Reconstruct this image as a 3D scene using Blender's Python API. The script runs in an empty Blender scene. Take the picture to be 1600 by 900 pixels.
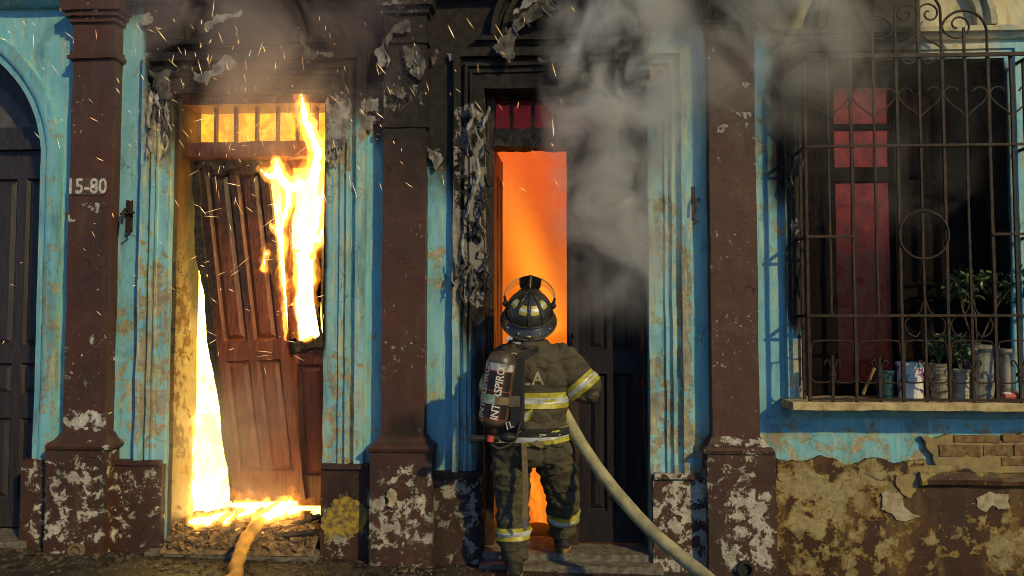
import bpy, bmesh, math, random
import numpy as np
from mathutils import Vector, Matrix, noise as mnoise
from mathutils.bvhtree import BVHTree

random.seed(7); np.random.seed(7)
scene = bpy.context.scene
COL = scene.collection

# ------------------------------------------------------------------ camera, sky, lamp, exposure
FPX = 1164.0
YAW, PITCH = math.radians(2.9), math.radians(2.6)
CAM = Vector((5 * math.tan(YAW), -5.0, 1.67))
cam_d = bpy.data.cameras.new('camera')
cam_d.sensor_width = 36.0
cam_d.lens = FPX / 1600 * 36.0
cam_d.clip_start = 0.05
cam_d.clip_end = 500
cam = bpy.data.objects.new('camera', cam_d)
cam.location = CAM
cam.rotation_euler = (math.pi / 2 + PITCH, 0, YAW)
COL.objects.link(cam)
scene.camera = cam

SUN_DIR = Vector((-0.25, 0.27, -0.19)).normalized()      # the way the lamp light travels
world = bpy.data.worlds.new('World')
scene.world = world
world.use_nodes = True
wn = world.node_tree
bg = wn.nodes['Background']
sky = wn.nodes.new('ShaderNodeTexSky')
sky.sky_type = 'NISHITA'
sky.sun_disc = False
sky.sun_elevation = math.asin(-SUN_DIR.z)
sky.sun_rotation = math.atan2(-SUN_DIR.x, -SUN_DIR.y)
sky.ozone_density = 8.0
sky.air_density = 1.0
sky.dust_density = 0.2
wn.links.new(sky.outputs[0], bg.inputs[0])
bg.inputs[1].default_value = 0.10
sun_d = bpy.data.lights.new('sun', 'SUN')
sun_d.energy = 2.5
sun_d.angle = math.radians(1.5)
sun_d.color = (1.0, 0.77, 0.30)
sun = bpy.data.objects.new('sun', sun_d)
sun.rotation_euler = SUN_DIR.to_track_quat('-Z', 'Y').to_euler()
sun.location = (4, -5, 5)
COL.objects.link(sun)

scene.view_settings.view_transform = 'Standard'
scene.view_settings.look = 'None'
scene.view_settings.exposure = 0.0
scene.view_settings.gamma = 1.0
scene.view_settings.use_curve_mapping = False
scene.render.engine = 'CYCLES'
scene.cycles.use_denoising = True
scene.cycles.max_bounces = 6
scene.cycles.diffuse_bounces = 2
scene.cycles.glossy_bounces = 2
scene.cycles.transmission_bounces = 4
scene.cycles.transparent_max_bounces = 16
scene.cycles.volume_bounces = 1
scene.cycles.volume_step_rate = 3.0
scene.cycles.volume_max_steps = 64
scene.cycles.sample_clamp_indirect = 4.0
scene.cycles.filter_width = 1.0
scene.cycles.use_light_tree = False
scene.cycles.use_adaptive_sampling = True
scene.cycles.adaptive_threshold = 0.03
scene.cycles.adaptive_min_samples = 12
scene.cycles.caustics_reflective = False
scene.cycles.caustics_refractive = False

# ------------------------------------------------------------------ helpers: pixels to metres at a known depth
_R = cam.rotation_euler.to_matrix()
_RI = _R.transposed()
def P(px, py, y=0.0):
    d = _R @ Vector(((px - 800) / FPX, -(py - 450) / FPX, -1.0))
    t = (y - CAM.y) / d.y
    return CAM + d * t
def X(px, y=0.0, py=450): return P(px, py, y).x
def Z(py, px=800, y=0.0): return P(px, py, y).z
_RIn = np.array(_RI); _Cn = np.array(CAM)
def to_px(co):
    c = (co - _Cn) @ _RIn.T
    w = np.maximum(-c[:, 2], 0.05)
    return 800 + FPX * c[:, 0] / w, 450 - FPX * c[:, 1] / w
def GZ(x): return 0.075 - 0.0213 * x

def sstep(a, b, v):
    t = np.clip((v - a) / (b - a + 1e-9), 0, 1)
    return t * t * (3 - 2 * t)
def field(rects, px, py):
    out = np.zeros_like(px)
    for (x0, x1, y0, y1, sx, sy, amt) in rects:
        m = sstep(x0 - sx, x0 + sx, px) * (1 - sstep(x1 - sx, x1 + sx, px)) * sstep(y0 - sy, y0 + sy, py) * (1 - sstep(y1 - sy, y1 + sy, py))
        out = np.maximum(out, m * amt)
    return out
# where the fire blackened the front (x0,x1,y0,y1, soft x, soft y, amount), measured on the wall
SOOT = [
    (235, 1000, -400, 120, 25, 60, 1.0), (225, 540, -400, 168, 14, 30, 1.0), (290, 440, 235, 500, 20, 110, .88), (480, 510, 235, 560, 6, 30, .9),
    (228, 300, -400, 175, 12, 60, 1.0), (250, 300, 100, 260, 14, 70, .7),
    (505, 600, -400, 185, 15, 60, .95),
    (585, 672, -400, 225, 6, 60, 1.0), (590, 668, -400, 330, 6, 110, .55),
    (660, 712, -400, 270, 10, 70, 1.0), (660, 712, 100, 330, 10, 80, .6),
    (706, 775, -400, 350, 10, 110, 1.0), (715, 775, 250, 560, 14, 90, .75), (735, 775, 500, 960, 10, 60, .75),
    (760, 900, -400, 215, 20, 20, .97), (880, 1012, -400, 900, 8, 40, .9),
    (1000, 1260, -400, 70, 40, 65, .74),
    (1190, 1330, 70, 330, 30, 60, .8), (1228, 1320, 60, 520, 10, 60, 1.1), (1195, 1420, 40, 150, 40, 30, .85), (1270, 1440, -50, 130, 30, 40, .9), (1400, 1480, -50, 100, 40, 40, .40),
    (1310, 1580, 90, 640, 8, 20, .9),
    (660, 770, 690, 960, 20, 40, .45), (500, 600, 720, 960, 25, 30, .4), (600, 670, 640, 700, 20, 25, .6),
    (190, 240, -400, 40, 20, 40, .7),
]
PEEL = [
    (70, 185, 690, 900, 10, 20, .55), (95, 170, 640, 675, 10, 10, .9), (100, 175, 520, 600, 20, 20, .35), (100, 172, 310, 350, 10, 10, .5), (100, 172, 410, 440, 10, 10, .35),
    (175, 265, 730, 900, 10, 20, .5), (175, 300, 400, 720, 20, 60, .42), (225, 265, 120, 260, 8, 40, .9),
    (508, 545, 150, 260, 6, 30, 1.0), (510, 560, 560, 720, 10, 40, .42), (560, 600, 150, 215, 10, 15, .9),
    (500, 580, 760, 850, 12, 20, .6),
    (572, 680, 770, 860, 8, 25, .85), (575, 680, 720, 900, 8, 20, .5), (600, 665, 520, 600, 15, 20, .35), (590, 665, -50, 170, 8, 30, .6),
    (663, 695, 215, 270, 8, 12, .8), (663, 700, 380, 460, 12, 20, .45), (640, 700, 550, 720, 10, 30, .35),
    (675, 760, 740, 900, 10, 20, .55), (706, 770, 150, 500, 8, 40, .8),
    (1010, 1110, 660, 730, 8, 20, .55), (1010, 1110, 730, 900, 8, 8, .78), (1012, 1060, 95, 130, 8, 10, .85), (1060, 1080, 400, 720, 6, 60, .7), (1015, 1060, 300, 400, 10, 40, .55), (1012, 1050, 560, 720, 8, 40, .5),
    (1105, 1195, 100, 300, 10, 60, .5), (1110, 1160, 170, 230, 15, 20, .65), (1108, 1205, 690, 900, 8, 10, .45), (1130, 1210, 760, 900, 12, 20, .85), (1108, 1215, 680, 700, 8, 6, .9), (1110, 1190, 540, 640, 20, 20, .3),
    (1185, 1260, 150, 420, 10, 60, .4), (1190, 1600, 660, 720, 20, 15, .55), (1230, 1262, 520, 640, 6, 30, .75),
    (1205, 1430, 715, 800, 20, 34, .78), (1390, 1450, 715, 770, 20, 20, .7), (1400, 1650, 680, 740, 30, 15, .8), (1215, 1650, 800, 900, 10, 30, .50), (1225, 1300, 790, 840, 20, 20, .8), (1540, 1650, 820, 900, 20, 20, .75), (1215, 1300, 840, 900, 20, 20, .7),
    (60, 105, 380, 720, 8, 60, .45), (40, 85, 715, 850, 6, 10, .6),
]
CREAM = [(1185, 1800, -600, 62, 12, 8, 1.0), (1010, 1200, -600, 30, 20, 14, 1.0), (1440, 1560, 30, 90, 10, 8, .9)]

# ------------------------------------------------------------------ helpers: meshes
class MB:
    def __init__(self): self.v = []; self.f = []
    def add(self, v, f):
        o = len(self.v)
        self.v += [tuple(p) for p in v]
        self.f += [tuple(i + o for i in q) for q in f]
        return self
    def grid(self, fn, us, vs):
        o = len(self.v)
        for u in us:
            for w in vs: self.v.append(tuple(fn(u, w)))
        n = len(vs)
        for i in range(len(us) - 1):
            for j in range(n - 1):
                self.f.append((o + i * n + j, o + (i + 1) * n + j, o + (i + 1) * n + j + 1, o + i * n + j + 1))
        return self
    def box(self, x0, x1, y0, y1, z0, z1, s=None):
        def lin(a, b):
            n = 1 if s is None else max(1, int(round((b - a) / s)))
            return [a + (b - a) * i / n for i in range(n + 1)]
        xs, zs, ys = lin(x0, x1), lin(z0, z1), lin(y0, y1)
        if s is None: ys = [y0, y1]
        self.grid(lambda a, b: (a, y0, b), xs, zs)
        self.grid(lambda a, b: (a, y1, b), xs[::-1], zs)
        self.grid(lambda a, b: (x1, a, b), ys, zs)
        self.grid(lambda a, b: (x0, a, b), ys[::-1], zs)
        self.grid(lambda a, b: (a, b, z1), xs, ys)
        self.grid(lambda a, b: (a, b, z0), xs[::-1], ys)
        return self
    def sweep(self, path, prof, close_ends=True):
        """path: (x, z, nx, nz); prof: (offset along n, projection towards the street)"""
        o = len(self.v); m = len(prof)
        for (x, z, nx, nz) in path:
            for (a, p) in prof: self.v.append((x + nx * a, -p, z + nz * a))
        for i in range(len(path) - 1):
            for j in range(m - 1):
                self.f.append((o + i * m + j, o + i * m + j + 1, o + (i + 1) * m + j + 1, o + (i + 1) * m + j))
        if close_ends:
            self.f.append(tuple(o + j for j in range(m)))
            self.f.append(tuple(o + (len(path) - 1) * m + j for j in range(m))[::-1])
        return self
    def tube(self, pts, rad, n=8, cap=True, flat=1.0):
        pts = [Vector(p) for p in pts]; o = len(self.v); k = len(pts)
        rad = rad if isinstance(rad, (list, tuple)) else [rad] * k
        up = None
        for i, p in enumerate(pts):
            t = (pts[min(i + 1, k - 1)] - pts[max(i - 1, 0)])
            t = t.normalized() if t.length > 1e-9 else Vector((0, 0, 1))
            if up is None:
                up = Vector((0, 1, 0)) if abs(t.y) < .9 else Vector((1, 0, 0))
            a = (up - t * up.dot(t)).normalized(); b = t.cross(a); up = a
            for j in range(n):
                g = 2 * math.pi * j / n
                self.v.append(tuple(p + (a * math.cos(g) * flat + b * math.sin(g)) * rad[i]))
        for i in range(k - 1):
            for j in range(n):
                self.f.append((o + i * n + j, o + i * n + (j + 1) % n, o + (i + 1) * n + (j + 1) % n, o + (i + 1) * n + j))
        if cap:
            self.f.append(tuple(o + j for j in range(n))[::-1]); self.f.append(tuple(o + (k - 1) * n + j for j in range(n)))
        return self
    def rings(self, rings, n=20):
        """rings: (centre, axis a vector, axis b vector); closed loft"""
        o = len(self.v)
        for (c, a, b) in rings:
            for j in range(n):
                g = 2 * math.pi * j / n
                self.v.append(tuple(Vector(c) + Vector(a) * math.cos(g) + Vector(b) * math.sin(g)))
        for i in range(len(rings) - 1):
            for j in range(n):
                self.f.append((o + i * n + j, o + i * n + (j + 1) % n, o + (i + 1) * n + (j + 1) % n, o + (i + 1) * n + j))
        self.f.append(tuple(o + j for j in range(n))[::-1]); self.f.append(tuple(o + (len(rings) - 1) * n + j for j in range(n)))
        return self
    def ball(self, c, r, n=10, m=7):
        r = r if isinstance(r, (list, tuple)) else (r, r, r)
        rr = []
        for i in range(m + 1):
            g = math.pi * (i + .02) / (m + .04)
            s = math.sin(g)
            rr.append(((c[0], c[1], c[2] - r[2] * math.cos(g)), (r[0] * s, 0, 0), (0, r[1] * s, 0)))
        return self.rings(rr, n)
    def prism(self, outline, y0, y1):
        """outline in x,z ; from depth y0 (front) to y1"""
        o = len(self.v); n = len(outline)
        for (x, z) in outline: self.v.append((x, y0, z))
        for (x, z) in outline: self.v.append((x, y1, z))
        self.f.append(tuple(range(o, o + n))); self.f.append(tuple(range(o + n, o + 2 * n))[::-1])
        for i in range(n):
            j = (i + 1) % n
            self.f.append((o + i, o + n + i, o + n + j, o + j))
        return self

def wobble(v, amp, sc=3.0, seed=0.0):
    out = []
    for p in v:
        q = Vector(p) * sc + Vector((seed, seed * .7, seed * 1.3))
        n = mnoise.noise_vector(q) + mnoise.noise_vector(q * 4.1) * .45 + mnoise.noise_vector(q * 11.3) * .22
        out.append((p[0] + n.x * amp, p[1] + n.y * amp, p[2] + n.z * amp))
    return out

def mark(me, co=None):
    n = len(me.vertices)
    if co is None:
        co = np.empty(n * 3); me.vertices.foreach_get('co', co); co = co.reshape(-1, 3)
    px, py = to_px(co)
    for nm, rects in (('soot', SOOT), ('peel', PEEL), ('cream', CREAM)):
        a = me.attributes.new(nm, 'FLOAT', 'POINT')
        a.data.foreach_set('value', field(rects, px, py).astype(np.float32))

def keep(o, parent):
    if parent is not None:
        o.parent = parent
        o.matrix_parent_inverse = Matrix.Translation(-PLACE[parent.name]) if parent.name in PLACE else Matrix.Identity(4)
PLACE = {}
def build(name, mb, mat, parent=None, wob=0.0, smooth=False, marked=False, bevel=0.0, wsc=3.0, dedupe=True, recalc=True):
    v = wobble(mb.v, wob, wsc) if wob else mb.v
    me = bpy.data.meshes.new(name)
    me.from_pydata(v, [], mb.f)
    bm = bmesh.new(); bm.from_mesh(me)
    if dedupe: bmesh.ops.remove_doubles(bm, verts=bm.verts, dist=1e-5)
    if recalc: bmesh.ops.recalc_face_normals(bm, faces=bm.faces)
    if bevel:
        ed = [e for e in bm.edges if len(e.link_faces) == 2 and e.calc_face_angle(0) > .6]
        bmesh.ops.bevel(bm, geom=ed, offset=bevel, segments=1, affect='EDGES', clamp_overlap=True)
    bm.to_mesh(me); bm.free()
    if smooth: me.polygons.foreach_set('use_smooth', [True] * len(me.polygons))
    if marked: mark(me)
    me.materials.append(mat)
    o = bpy.data.objects.new(name, me)
    COL.objects.link(o)
    keep(o, parent)
    return o
def thing(name, loc, label, cat, group=None):
    e = bpy.data.objects.new(name, None); COL.objects.link(e)
    e.location = loc; e.empty_display_size = .2
    PLACE[e.name] = Vector(loc)
    return tag(e, label, cat, group)
def tag(o, label, cat=None, group=None, kind=None):
    if label: o['label'] = label
    if cat: o['category'] = cat
    if group: o['group'] = group
    if kind: o['kind'] = kind
    return o
def structure(name, mb, mat, label=None, **k):
    o = build(name, mb, mat, **k); o['kind'] = 'structure'
    if label: o['label'] = label
    return o

# ------------------------------------------------------------------ materials
class NT:
    def __init__(self, name):
        self.m = bpy.data.materials.new(name); self.m.use_nodes = True
        self.t = self.m.node_tree
        for n in list(self.t.nodes): self.t.nodes.remove(n)
        self.out = self.n('ShaderNodeOutputMaterial')
    def n(self, kind, **k):
        x = self.t.nodes.new(kind)
        for a, b in k.items():
            if a.startswith('i_'): 
                key = a[2:]; key = int(key) if key.isdigit() else key.replace('_', ' ')
                self.set(x.inputs[key], b)
            else: setattr(x, a, b)
        return x
    def set(self, sock, v):
        if isinstance(v, bpy.types.NodeSocket): self.t.links.new(v, sock)
        elif isinstance(v, bpy.types.Node): self.t.links.new(v.outputs[0], sock)
        else:
            if sock.type == 'RGBA' and len(v) == 3: v = (*v, 1)
            sock.default_value = v
    def math(self, op, a, b=0.0, c=None, clamp=False):
        x = self.n('ShaderNodeMath', operation=op, use_clamp=clamp)
        self.set(x.inputs[0], a); self.set(x.inputs[1], b)
        if c is not None: self.set(x.inputs[2], c)
        return x.outputs[0]
    def mix(self, f, a, b, mode='MIX'):
        x = self.n('ShaderNodeMix', data_type='RGBA', blend_type=mode)
        self.set(x.inputs[0], f); self.set(x.inputs[6], a); self.set(x.inputs[7], b)
        return x.outputs[2]
    def ramp(self, f, a, b):
        x = self.n('ShaderNodeMapRange', interpolation_type='SMOOTHSTEP')
        self.set(x.inputs[0], f); self.set(x.inputs[1], a); self.set(x.inputs[2], b)
        return x.outputs[0]
    def pos(self, scale=(1, 1, 1), off=(0, 0, 0), coord='pos'):
        if coord == 'pos': g = self.n('ShaderNodeNewGeometry').outputs['Position']
        else: g = self.n('ShaderNodeTexCoord').outputs[coord]
        x = self.n('ShaderNodeMapping'); self.set(x.inputs[0], g); x.inputs['Scale'].default_value = scale; x.inputs['Location'].default_value = off
        return x.outputs[0]
    def noise(self, vec, sc, det=5.0, rough=.55, dist=0.0):
        x = self.n('ShaderNodeTexNoise'); self.set(x.inputs['Vector'], vec)
        x.inputs['Scale'].default_value = sc; x.inputs['Detail'].default_value = det; x.inputs['Roughness'].default_value = rough; x.inputs['Distortion'].default_value = dist
        return x.outputs[0]
    def attr(self, name):
        return self.n('ShaderNodeAttribute', attribute_name=name).outputs['Fac']
    def bsdf(self, col, rough=.8, bump=None, bstr=.4, bdist=.01, metal=0.0, spec=.5, **k):
        b = self.n('ShaderNodeBsdfPrincipled')
        self.set(b.inputs['Base Color'], col); self.set(b.inputs['Roughness'], rough)
        b.inputs['Metallic'].default_value = metal; b.inputs['Specular IOR Level'].default_value = spec
        if bump is not None:
            q = self.n('ShaderNodeBump'); q.inputs['Strength'].default_value = bstr; q.inputs['Distance'].default_value = bdist
            self.set(q.inputs['Height'], bump); self.t.links.new(q.outputs[0], b.inputs['Normal'])
        self.t.links.new(b.outputs[0], self.out.inputs[0])
        return b

def paint_mat(name, top, under, plaster, bias=0.0, psc=9.0, rough=.55, stain=(.20, .15, .07), stain_amt=.5, off=0.0, tint2=(.2, .2, .2), grime=.6, streak=0.0, sc2=None):
    """old wall paint: a top coat flaking off an older coat and the plaster, grime runs, soot where the fire licked"""
    t = NT(name)
    p = t.pos(off=(off, off * .3, off * .7))
    pst = t.pos(scale=(1, 1, .22), off=(off, 0, off))
    n1 = t.noise(p, psc, 9, .62, .4)
    n2 = t.noise(p, psc * 2.3, 6, .6)
    fine = t.noise(p, 90, 3, .6)
    peel = t.attr('peel'); soot = t.attr('soot')
    clump = t.noise(t.pos(off=(off + 3, 1, off)), 2.6, 3, .5)
    base = t.math('ADD', n1, t.math('MULTIPLY', peel, .34))
    base = t.math('ADD', base, t.math('MULTIPLY', t.math('SUBTRACT', clump, .5), .30))
    base = t.math('ADD', base, t.math('MULTIPLY', t.math('SUBTRACT', n2, .5), .12))
    base = t.math('ADD', base, t.math('MULTIPLY', t.math('SUBTRACT', t.noise(p, 48, 5, .7), .5), .34))
    m1 = t.ramp(base, .700 - bias, .706 - bias)            # top coat gone
    m2 = t.ramp(base, .750 - bias, .757 - bias)            # down to the plaster
    big = t.noise(p, 1.7, 4, .6)
    topc = t.mix(t.math('MULTIPLY', t.ramp(big, .35, .7), .35), top, tuple(c * .6 for c in top))
    topc = t.mix(t.math('MULTIPLY', t.ramp(t.noise(pst, 7, 6, .6), .5, .72), .4), topc, under)
    col = t.mix(m1, topc, t.mix(t.ramp(n2, .35, .65), under, tuple(c * .72 for c in under)))
    col = t.mix(m2, col, t.mix(t.ramp(t.math('ADD', t.math('MULTIPLY', fine, .35), t.math('MULTIPLY', n2, .65)), .36, .64), plaster, tuple(c * .6 for c in plaster)))
    if streak:
        sv2 = t.noise(t.pos(scale=(1, 1, .05), off=(off, 5, 2)), 24, 5, .6)
        sv3 = t.noise(t.pos(scale=(1, 1, .09), off=(off + 4, 1, 2)), 31, 5, .6)
        brk = t.ramp(t.noise(p, 6, 5, .6), .38, .56)
        col = t.mix(t.math('MULTIPLY', t.math('MULTIPLY', t.ramp(sv2, .53, .57), brk), streak), col, sc2)
        col = t.mix(t.math('MULTIPLY', t.math('MULTIPLY', t.ramp(sv3, .56, .59), brk), streak * .8), col, tint2)
    chip = t.ramp(t.math('ADD', t.noise(p, 34, 5, .68), t.math('MULTIPLY', t.math('SUBTRACT', clump, .5), .30)), .675, .685)
    col = t.mix(t.math('MULTIPLY', chip, .9), col, plaster)
    cr = t.attr('cream')
    col = t.mix(cr, col, t.mix(t.ramp(n1, .4, .75), (.62, .55, .36), (.50, .42, .25)))
    st = t.ramp(t.noise(t.pos(scale=(1, 1, .16), off=(off, 3, 0)), 11, 7, .62), .52, .75)
    col = t.mix(t.math('MULTIPLY', st, stain_amt), col, stain)
    bl = t.noise(t.pos(off=(off + 2, 1, 4)), 3.3, 8, .68, .8)
    col = t.mix(t.math('MULTIPLY', t.ramp(bl, .54, .60), .5), col, t.mix(.55, col, tint2))
    dk = t.noise(t.pos(scale=(1, 1, .35), off=(off + 7, 2, 1)), 4.5, 9, .7, .5)
    col = t.mix(t.math('MULTIPLY', t.ramp(dk, .48, .70), grime), col, (.03, .03, .027))
    spk = t.ramp(t.noise(p, 38, 4, .7), .66, .74)
    col = t.mix(t.math('MULTIPLY', spk, .5), col, (.05, .04, .03))
    sn = t.math('ADD', soot, t.math('MULTIPLY', t.math('SUBTRACT', t.noise(t.pos(scale=(1, 1, .5)), 5, 7, .62), .5), .75))
    s1 = t.ramp(sn, .22, .74)
    sc = t.mix(t.ramp(n2, .35, .7), (.010, .008, .007), (.028, .021, .018))
    gone = t.ramp(t.math('ADD', base, t.math('MULTIPLY', soot, .03)), .80, .83)
    col2 = t.mix(s1, col, sc)
    col2 = t.mix(t.math('MULTIPLY', t.math('MULTIPLY', gone, t.ramp(soot, .25, .6)), .85), col2, (.27, .25, .22))
    vo = t.n('ShaderNodeTexVoronoi', feature='DISTANCE_TO_EDGE'); vo.inputs['Scale'].default_value = 3.1
    wv = t.n('ShaderNodeVectorMath', operation='ADD'); t.set(wv.inputs[0], p)
    ns = t.n('ShaderNodeTexNoise'); t.set(ns.inputs['Vector'], p); ns.inputs['Scale'].default_value = 5; ns.inputs['Detail'].default_value = 6
    sv = t.n('ShaderNodeVectorMath', operation='SCALE'); t.set(sv.inputs[0], ns.outputs['Color']); sv.inputs['Scale'].default_value = .45
    t.t.links.new(sv.outputs[0], wv.inputs[1]); t.t.links.new(wv.outputs[0], vo.inputs['Vector'])
    crack = t.math('MULTIPLY', t.math('SUBTRACT', 1.0, t.ramp(vo.outputs[0], .0, .012)), t.ramp(big, .55, .66))
    col2 = t.mix(t.math('MULTIPLY', crack, .45), col2, (.03, .025, .02))
    h = t.math('ADD', t.math('MULTIPLY', m1, -.35), t.math('MULTIPLY', m2, -.6))
    h = t.math('ADD', h, t.math('MULTIPLY', fine, .18))
    h = t.math('ADD', h, t.math('MULTIPLY', n1, .5))
    h = t.math('SUBTRACT', h, t.math('MULTIPLY', crack, .8))
    rg = t.mix(s1, t.mix(m1, (rough,) * 3, (.9,) * 3), (.78,) * 3)
    t.bsdf(col2, rg, h, .75, .012, spec=.35)
    return t.m

TEAL = paint_mat('teal_wall_paint', (.23, .55, .66), (.46, .62, .50), (.55, .46, .30), off=0, bias=.03, tint2=(.12, .42, .58), grime=.42, streak=.5, sc2=(.52, .62, .46))
TRIM = paint_mat('teal_trim_paint', (.22, .55, .67), (.42, .60, .52), (.50, .45, .34), bias=.05, psc=12, off=5, tint2=(.10, .40, .58), grime=.42, streak=.6, sc2=(.54, .60, .40))
TRIMW = paint_mat('worn_trim_paint', (.28, .57, .64), (.56, .48, .24), (.46, .40, .30), bias=.075, psc=11, off=9, tint2=(.08, .38, .56), grime=.45, streak=.8, sc2=(.58, .56, .32))
BROWN = paint_mat('brown_pilaster_paint', (.086, .034, .024), (.13, .09, .07), (.66, .62, .56), psc=11, off=13, bias=-.03, tint2=(.13, .06, .045), stain=(.05, .03, .02), stain_amt=.3)
BROWND = paint_mat('brown_dado_paint', (.070, .029, .020), (.14, .09, .06), (.62, .56, .47), psc=13, off=21, bias=.0, tint2=(.13, .055, .03), stain=(.05, .03, .02), stain_amt=.45)
OCHRE = paint_mat('brown_over_ochre_plaster', (.055, .021, .009), (.34, .22, .055), (.42, .33, .16), psc=9, off=27, bias=.02, tint2=(.14, .06, .02), stain=(.09, .05, .025), stain_amt=.5)
BOARDC = paint_mat('bare_plaster', (.40, .31, .16), (.42, .30, .12), (.50, .41, .25), psc=8, off=33, stain=(.11, .08, .04), stain_amt=.65, bias=.04, tint2=(.22, .15, .07))

def simple(name, col, rough=.7, metal=0.0, var=.35, sc=14, bump=.25, spec=.4, col2=None, st=(1, 1, 1), bsc=None, bd=.006):
    t = NT(name)
    n = t.noise(t.pos(scale=st), sc, 6, .6)
    c2 = col2 or tuple(c * (1 - var) for c in col)
    c = t.mix(t.ramp(n, .35, .68), col, c2)
    t.bsdf(c, rough, t.noise(t.pos(scale=st), bsc or sc * 4, 5, .6), bump, bd, metal, spec)
    return t.m

def wood_mat(name, col, dark, char=True, rough=.45, spec=.4):
    t = NT(name)
    g = t.noise(t.pos(scale=(9, 9, .7)), 7, 8, .65, .3)
    b = t.noise(t.pos(), 2.2, 5, .6)
    c = t.mix(t.ramp(g, .32, .7), col, dark)
    c = t.mix(t.math('MULTIPLY', t.ramp(b, .45, .75), .55), c, dark)
    h = g
    if char:
        s = t.math('ADD', t.attr('soot'), t.math('MULTIPLY', t.math('SUBTRACT', t.noise(t.pos(), 6, 7, .65), .5), .8))
        k = t.ramp(s, .25, .7)
        v = t.n('ShaderNodeTexVoronoi'); v.inputs['Scale'].default_value = 34; t.set(v.inputs['Vector'], t.pos(scale=(1, 1, .6)))
        c = t.mix(k, c, t.mix(t.ramp(v.outputs[0], .1, .5), (.017, .010, .008), (.046, .023, .014)))
        h = t.math('ADD', g, t.math('MULTIPLY', k, v.outputs[0]))
    t.bsdf(c, rough, h, .5, .006, spec=spec)
    return t.m
DOORW = wood_mat('burning_door_wood', (.25, .075, .03), (.10, .028, .014))
DARKDOOR = wood_mat('dark_door_wood', (.050, .039, .044), (.022, .017, .020), char=False, rough=.42)
CHARDOOR = wood_mat('scorched_door_wood', (.026, .020, .026), (.012, .010, .013), char=False, rough=.55, spec=.2)
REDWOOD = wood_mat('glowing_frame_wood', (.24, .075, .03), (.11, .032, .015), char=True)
CHAR = simple('charred_wood', (.016, .014, .013), .75, sc=20, col2=(.045, .038, .034), bump=.8, bsc=45, bd=.012)
ASHPLASTER = simple('ashen_peeled_plaster', (.36, .345, .335), .9, sc=12, col2=(.10, .09, .083), bump=.5, bsc=40, bd=.012)
SOOTPLASTER = simple('sooty_peeled_plaster', (.15, .135, .12), .9, sc=13, col2=(.022, .019, .017), bump=.5, bsc=40, bd=.012)
CREAMPATCH = simple('cream_bare_plaster', (.52, .44, .30), .9, sc=20, col2=(.30, .23, .12), bump=.7)
GREYPLASTER = simple('grey_mortar', (.26, .20, .12), .95, sc=16, col2=(.38, .27, .10), bump=.8, bsc=50)
BRICKM = simple('old_brick', (.17, .075, .03), .9, sc=24, col2=(.26, .19, .09), bump=.7)
IRON = simple('rusty_wrought_iron', (.055, .030, .019), .7, metal=.2, sc=22, col2=(.016, .012, .011), bump=.5)
STONE = simple('worn_step_stone', (.22, .19, .15), .85, sc=22, col2=(.09, .075, .06), bump=.7)
SILLM = simple('ochre_sill_plaster', (.60, .47, .24), .85, sc=15, col2=(.34, .24, .11), bump=.6)
ROOMM = simple('sooty_room_plaster', (.06, .045, .04), .95, sc=5, col2=(.025, .02, .018))
# ------------------------------------------------------------------ ground
def pav_mat():
    t = NT('littered_pavement')
    p = t.pos()
    n = t.noise(p, 9, 8, .65); f = t.noise(p, 60, 4, .65)
    c = t.mix(t.ramp(n, .35, .68), (.055, .043, .029), (.020, .016, .012))
    c = t.mix(t.ramp(f, .58, .68), c, (.11, .085, .05))
    t.bsdf(c, t.mix(t.ramp(n, .4, .6), (.8,) * 3, (.35,) * 3), t.math('ADD', n, f), .8, .02)
    return t.m
PAVE = pav_mat()
ROADM = simple('wet_asphalt', (.05, .048, .046), .5, sc=40, bump=.5)
KERBM = simple('kerb_stone', (.2, .19, .17), .8, sc=18)
g = MB()
xs = [-40, -20, -10, -6] + [-5 + .2 * i for i in range(51)] + [6, 10, 20, 40]
ys = [-1.7, -1.2, -.9] + [-.7 + .07 * i for i in range(12)]
g.grid(lambda a, b: (a, b, GZ(max(-6, min(6, a))) + (0.012 * mnoise.noise((a * 4, b * 4, 0)) if abs(a) < 5.1 and b > -.9 else 0)), xs, ys)
structure('pavement', g, PAVE, 'littered brown pavement along the foot of the front', smooth=True)
g = MB().grid(lambda a, b: (a, b, GZ(max(-6, min(6, a))) + (.0 if b > -1.75 else -.002)), xs, [-1.86, -1.7])
g.grid(lambda a, b: (a, -1.86, b + GZ(max(-6, min(6, a)))), xs, [-.14, 0])
structure('kerb', g, KERBM)
g = MB().grid(lambda a, b: (a, b, GZ(max(-6, min(6, a))) - .13), xs, [-60, -30, -12, -6, -3, -1.85])
structure('road', g, ROADM)

# ------------------------------------------------------------------ the house front
house = thing('house', (0, 0, .07), 'old teal townhouse front with brown pilasters, two burning doorways and a grilled window', 'house')
D1L, D1R, D1H, F1 = X(267), X(508), Z(146, 390), .20
D2L, D2R, D2H, F2 = X(757), X(1012), Z(140, 885), .15
D0R = X(60); D0W = X(60) - X(-133); D0C = D0R - D0W; D0L = D0C - D0W; D0S = Z(250, 30); F0 = .21
WL, WR, WB, WH = X(1250), X(1574), 1.15, Z(96, 1450)
TOP, TH = 4.75, .35
S = .05
w = MB()
w.box(-5.6, D0L, 0, TH, -.1, TOP, S)
w.box(D0R, D1L, 0, TH, -.1, TOP, S)
w.box(D1L, D1R, 0, TH, D1H, TOP, S)
w.box(D1R, D2L, 0, TH, -.1, TOP, S)
w.box(D2L, D2R, 0, TH, D2H, TOP, S)
w.box(D2R, WL, 0, TH, -.1, TOP, S)
w.box(WL, WR, 0, TH, WH, TOP, S)
w.box(WL, WR, 0, TH, -.1, WB, S)
w.box(WR, 5.6, 0, TH, -.1, TOP, S)
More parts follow.
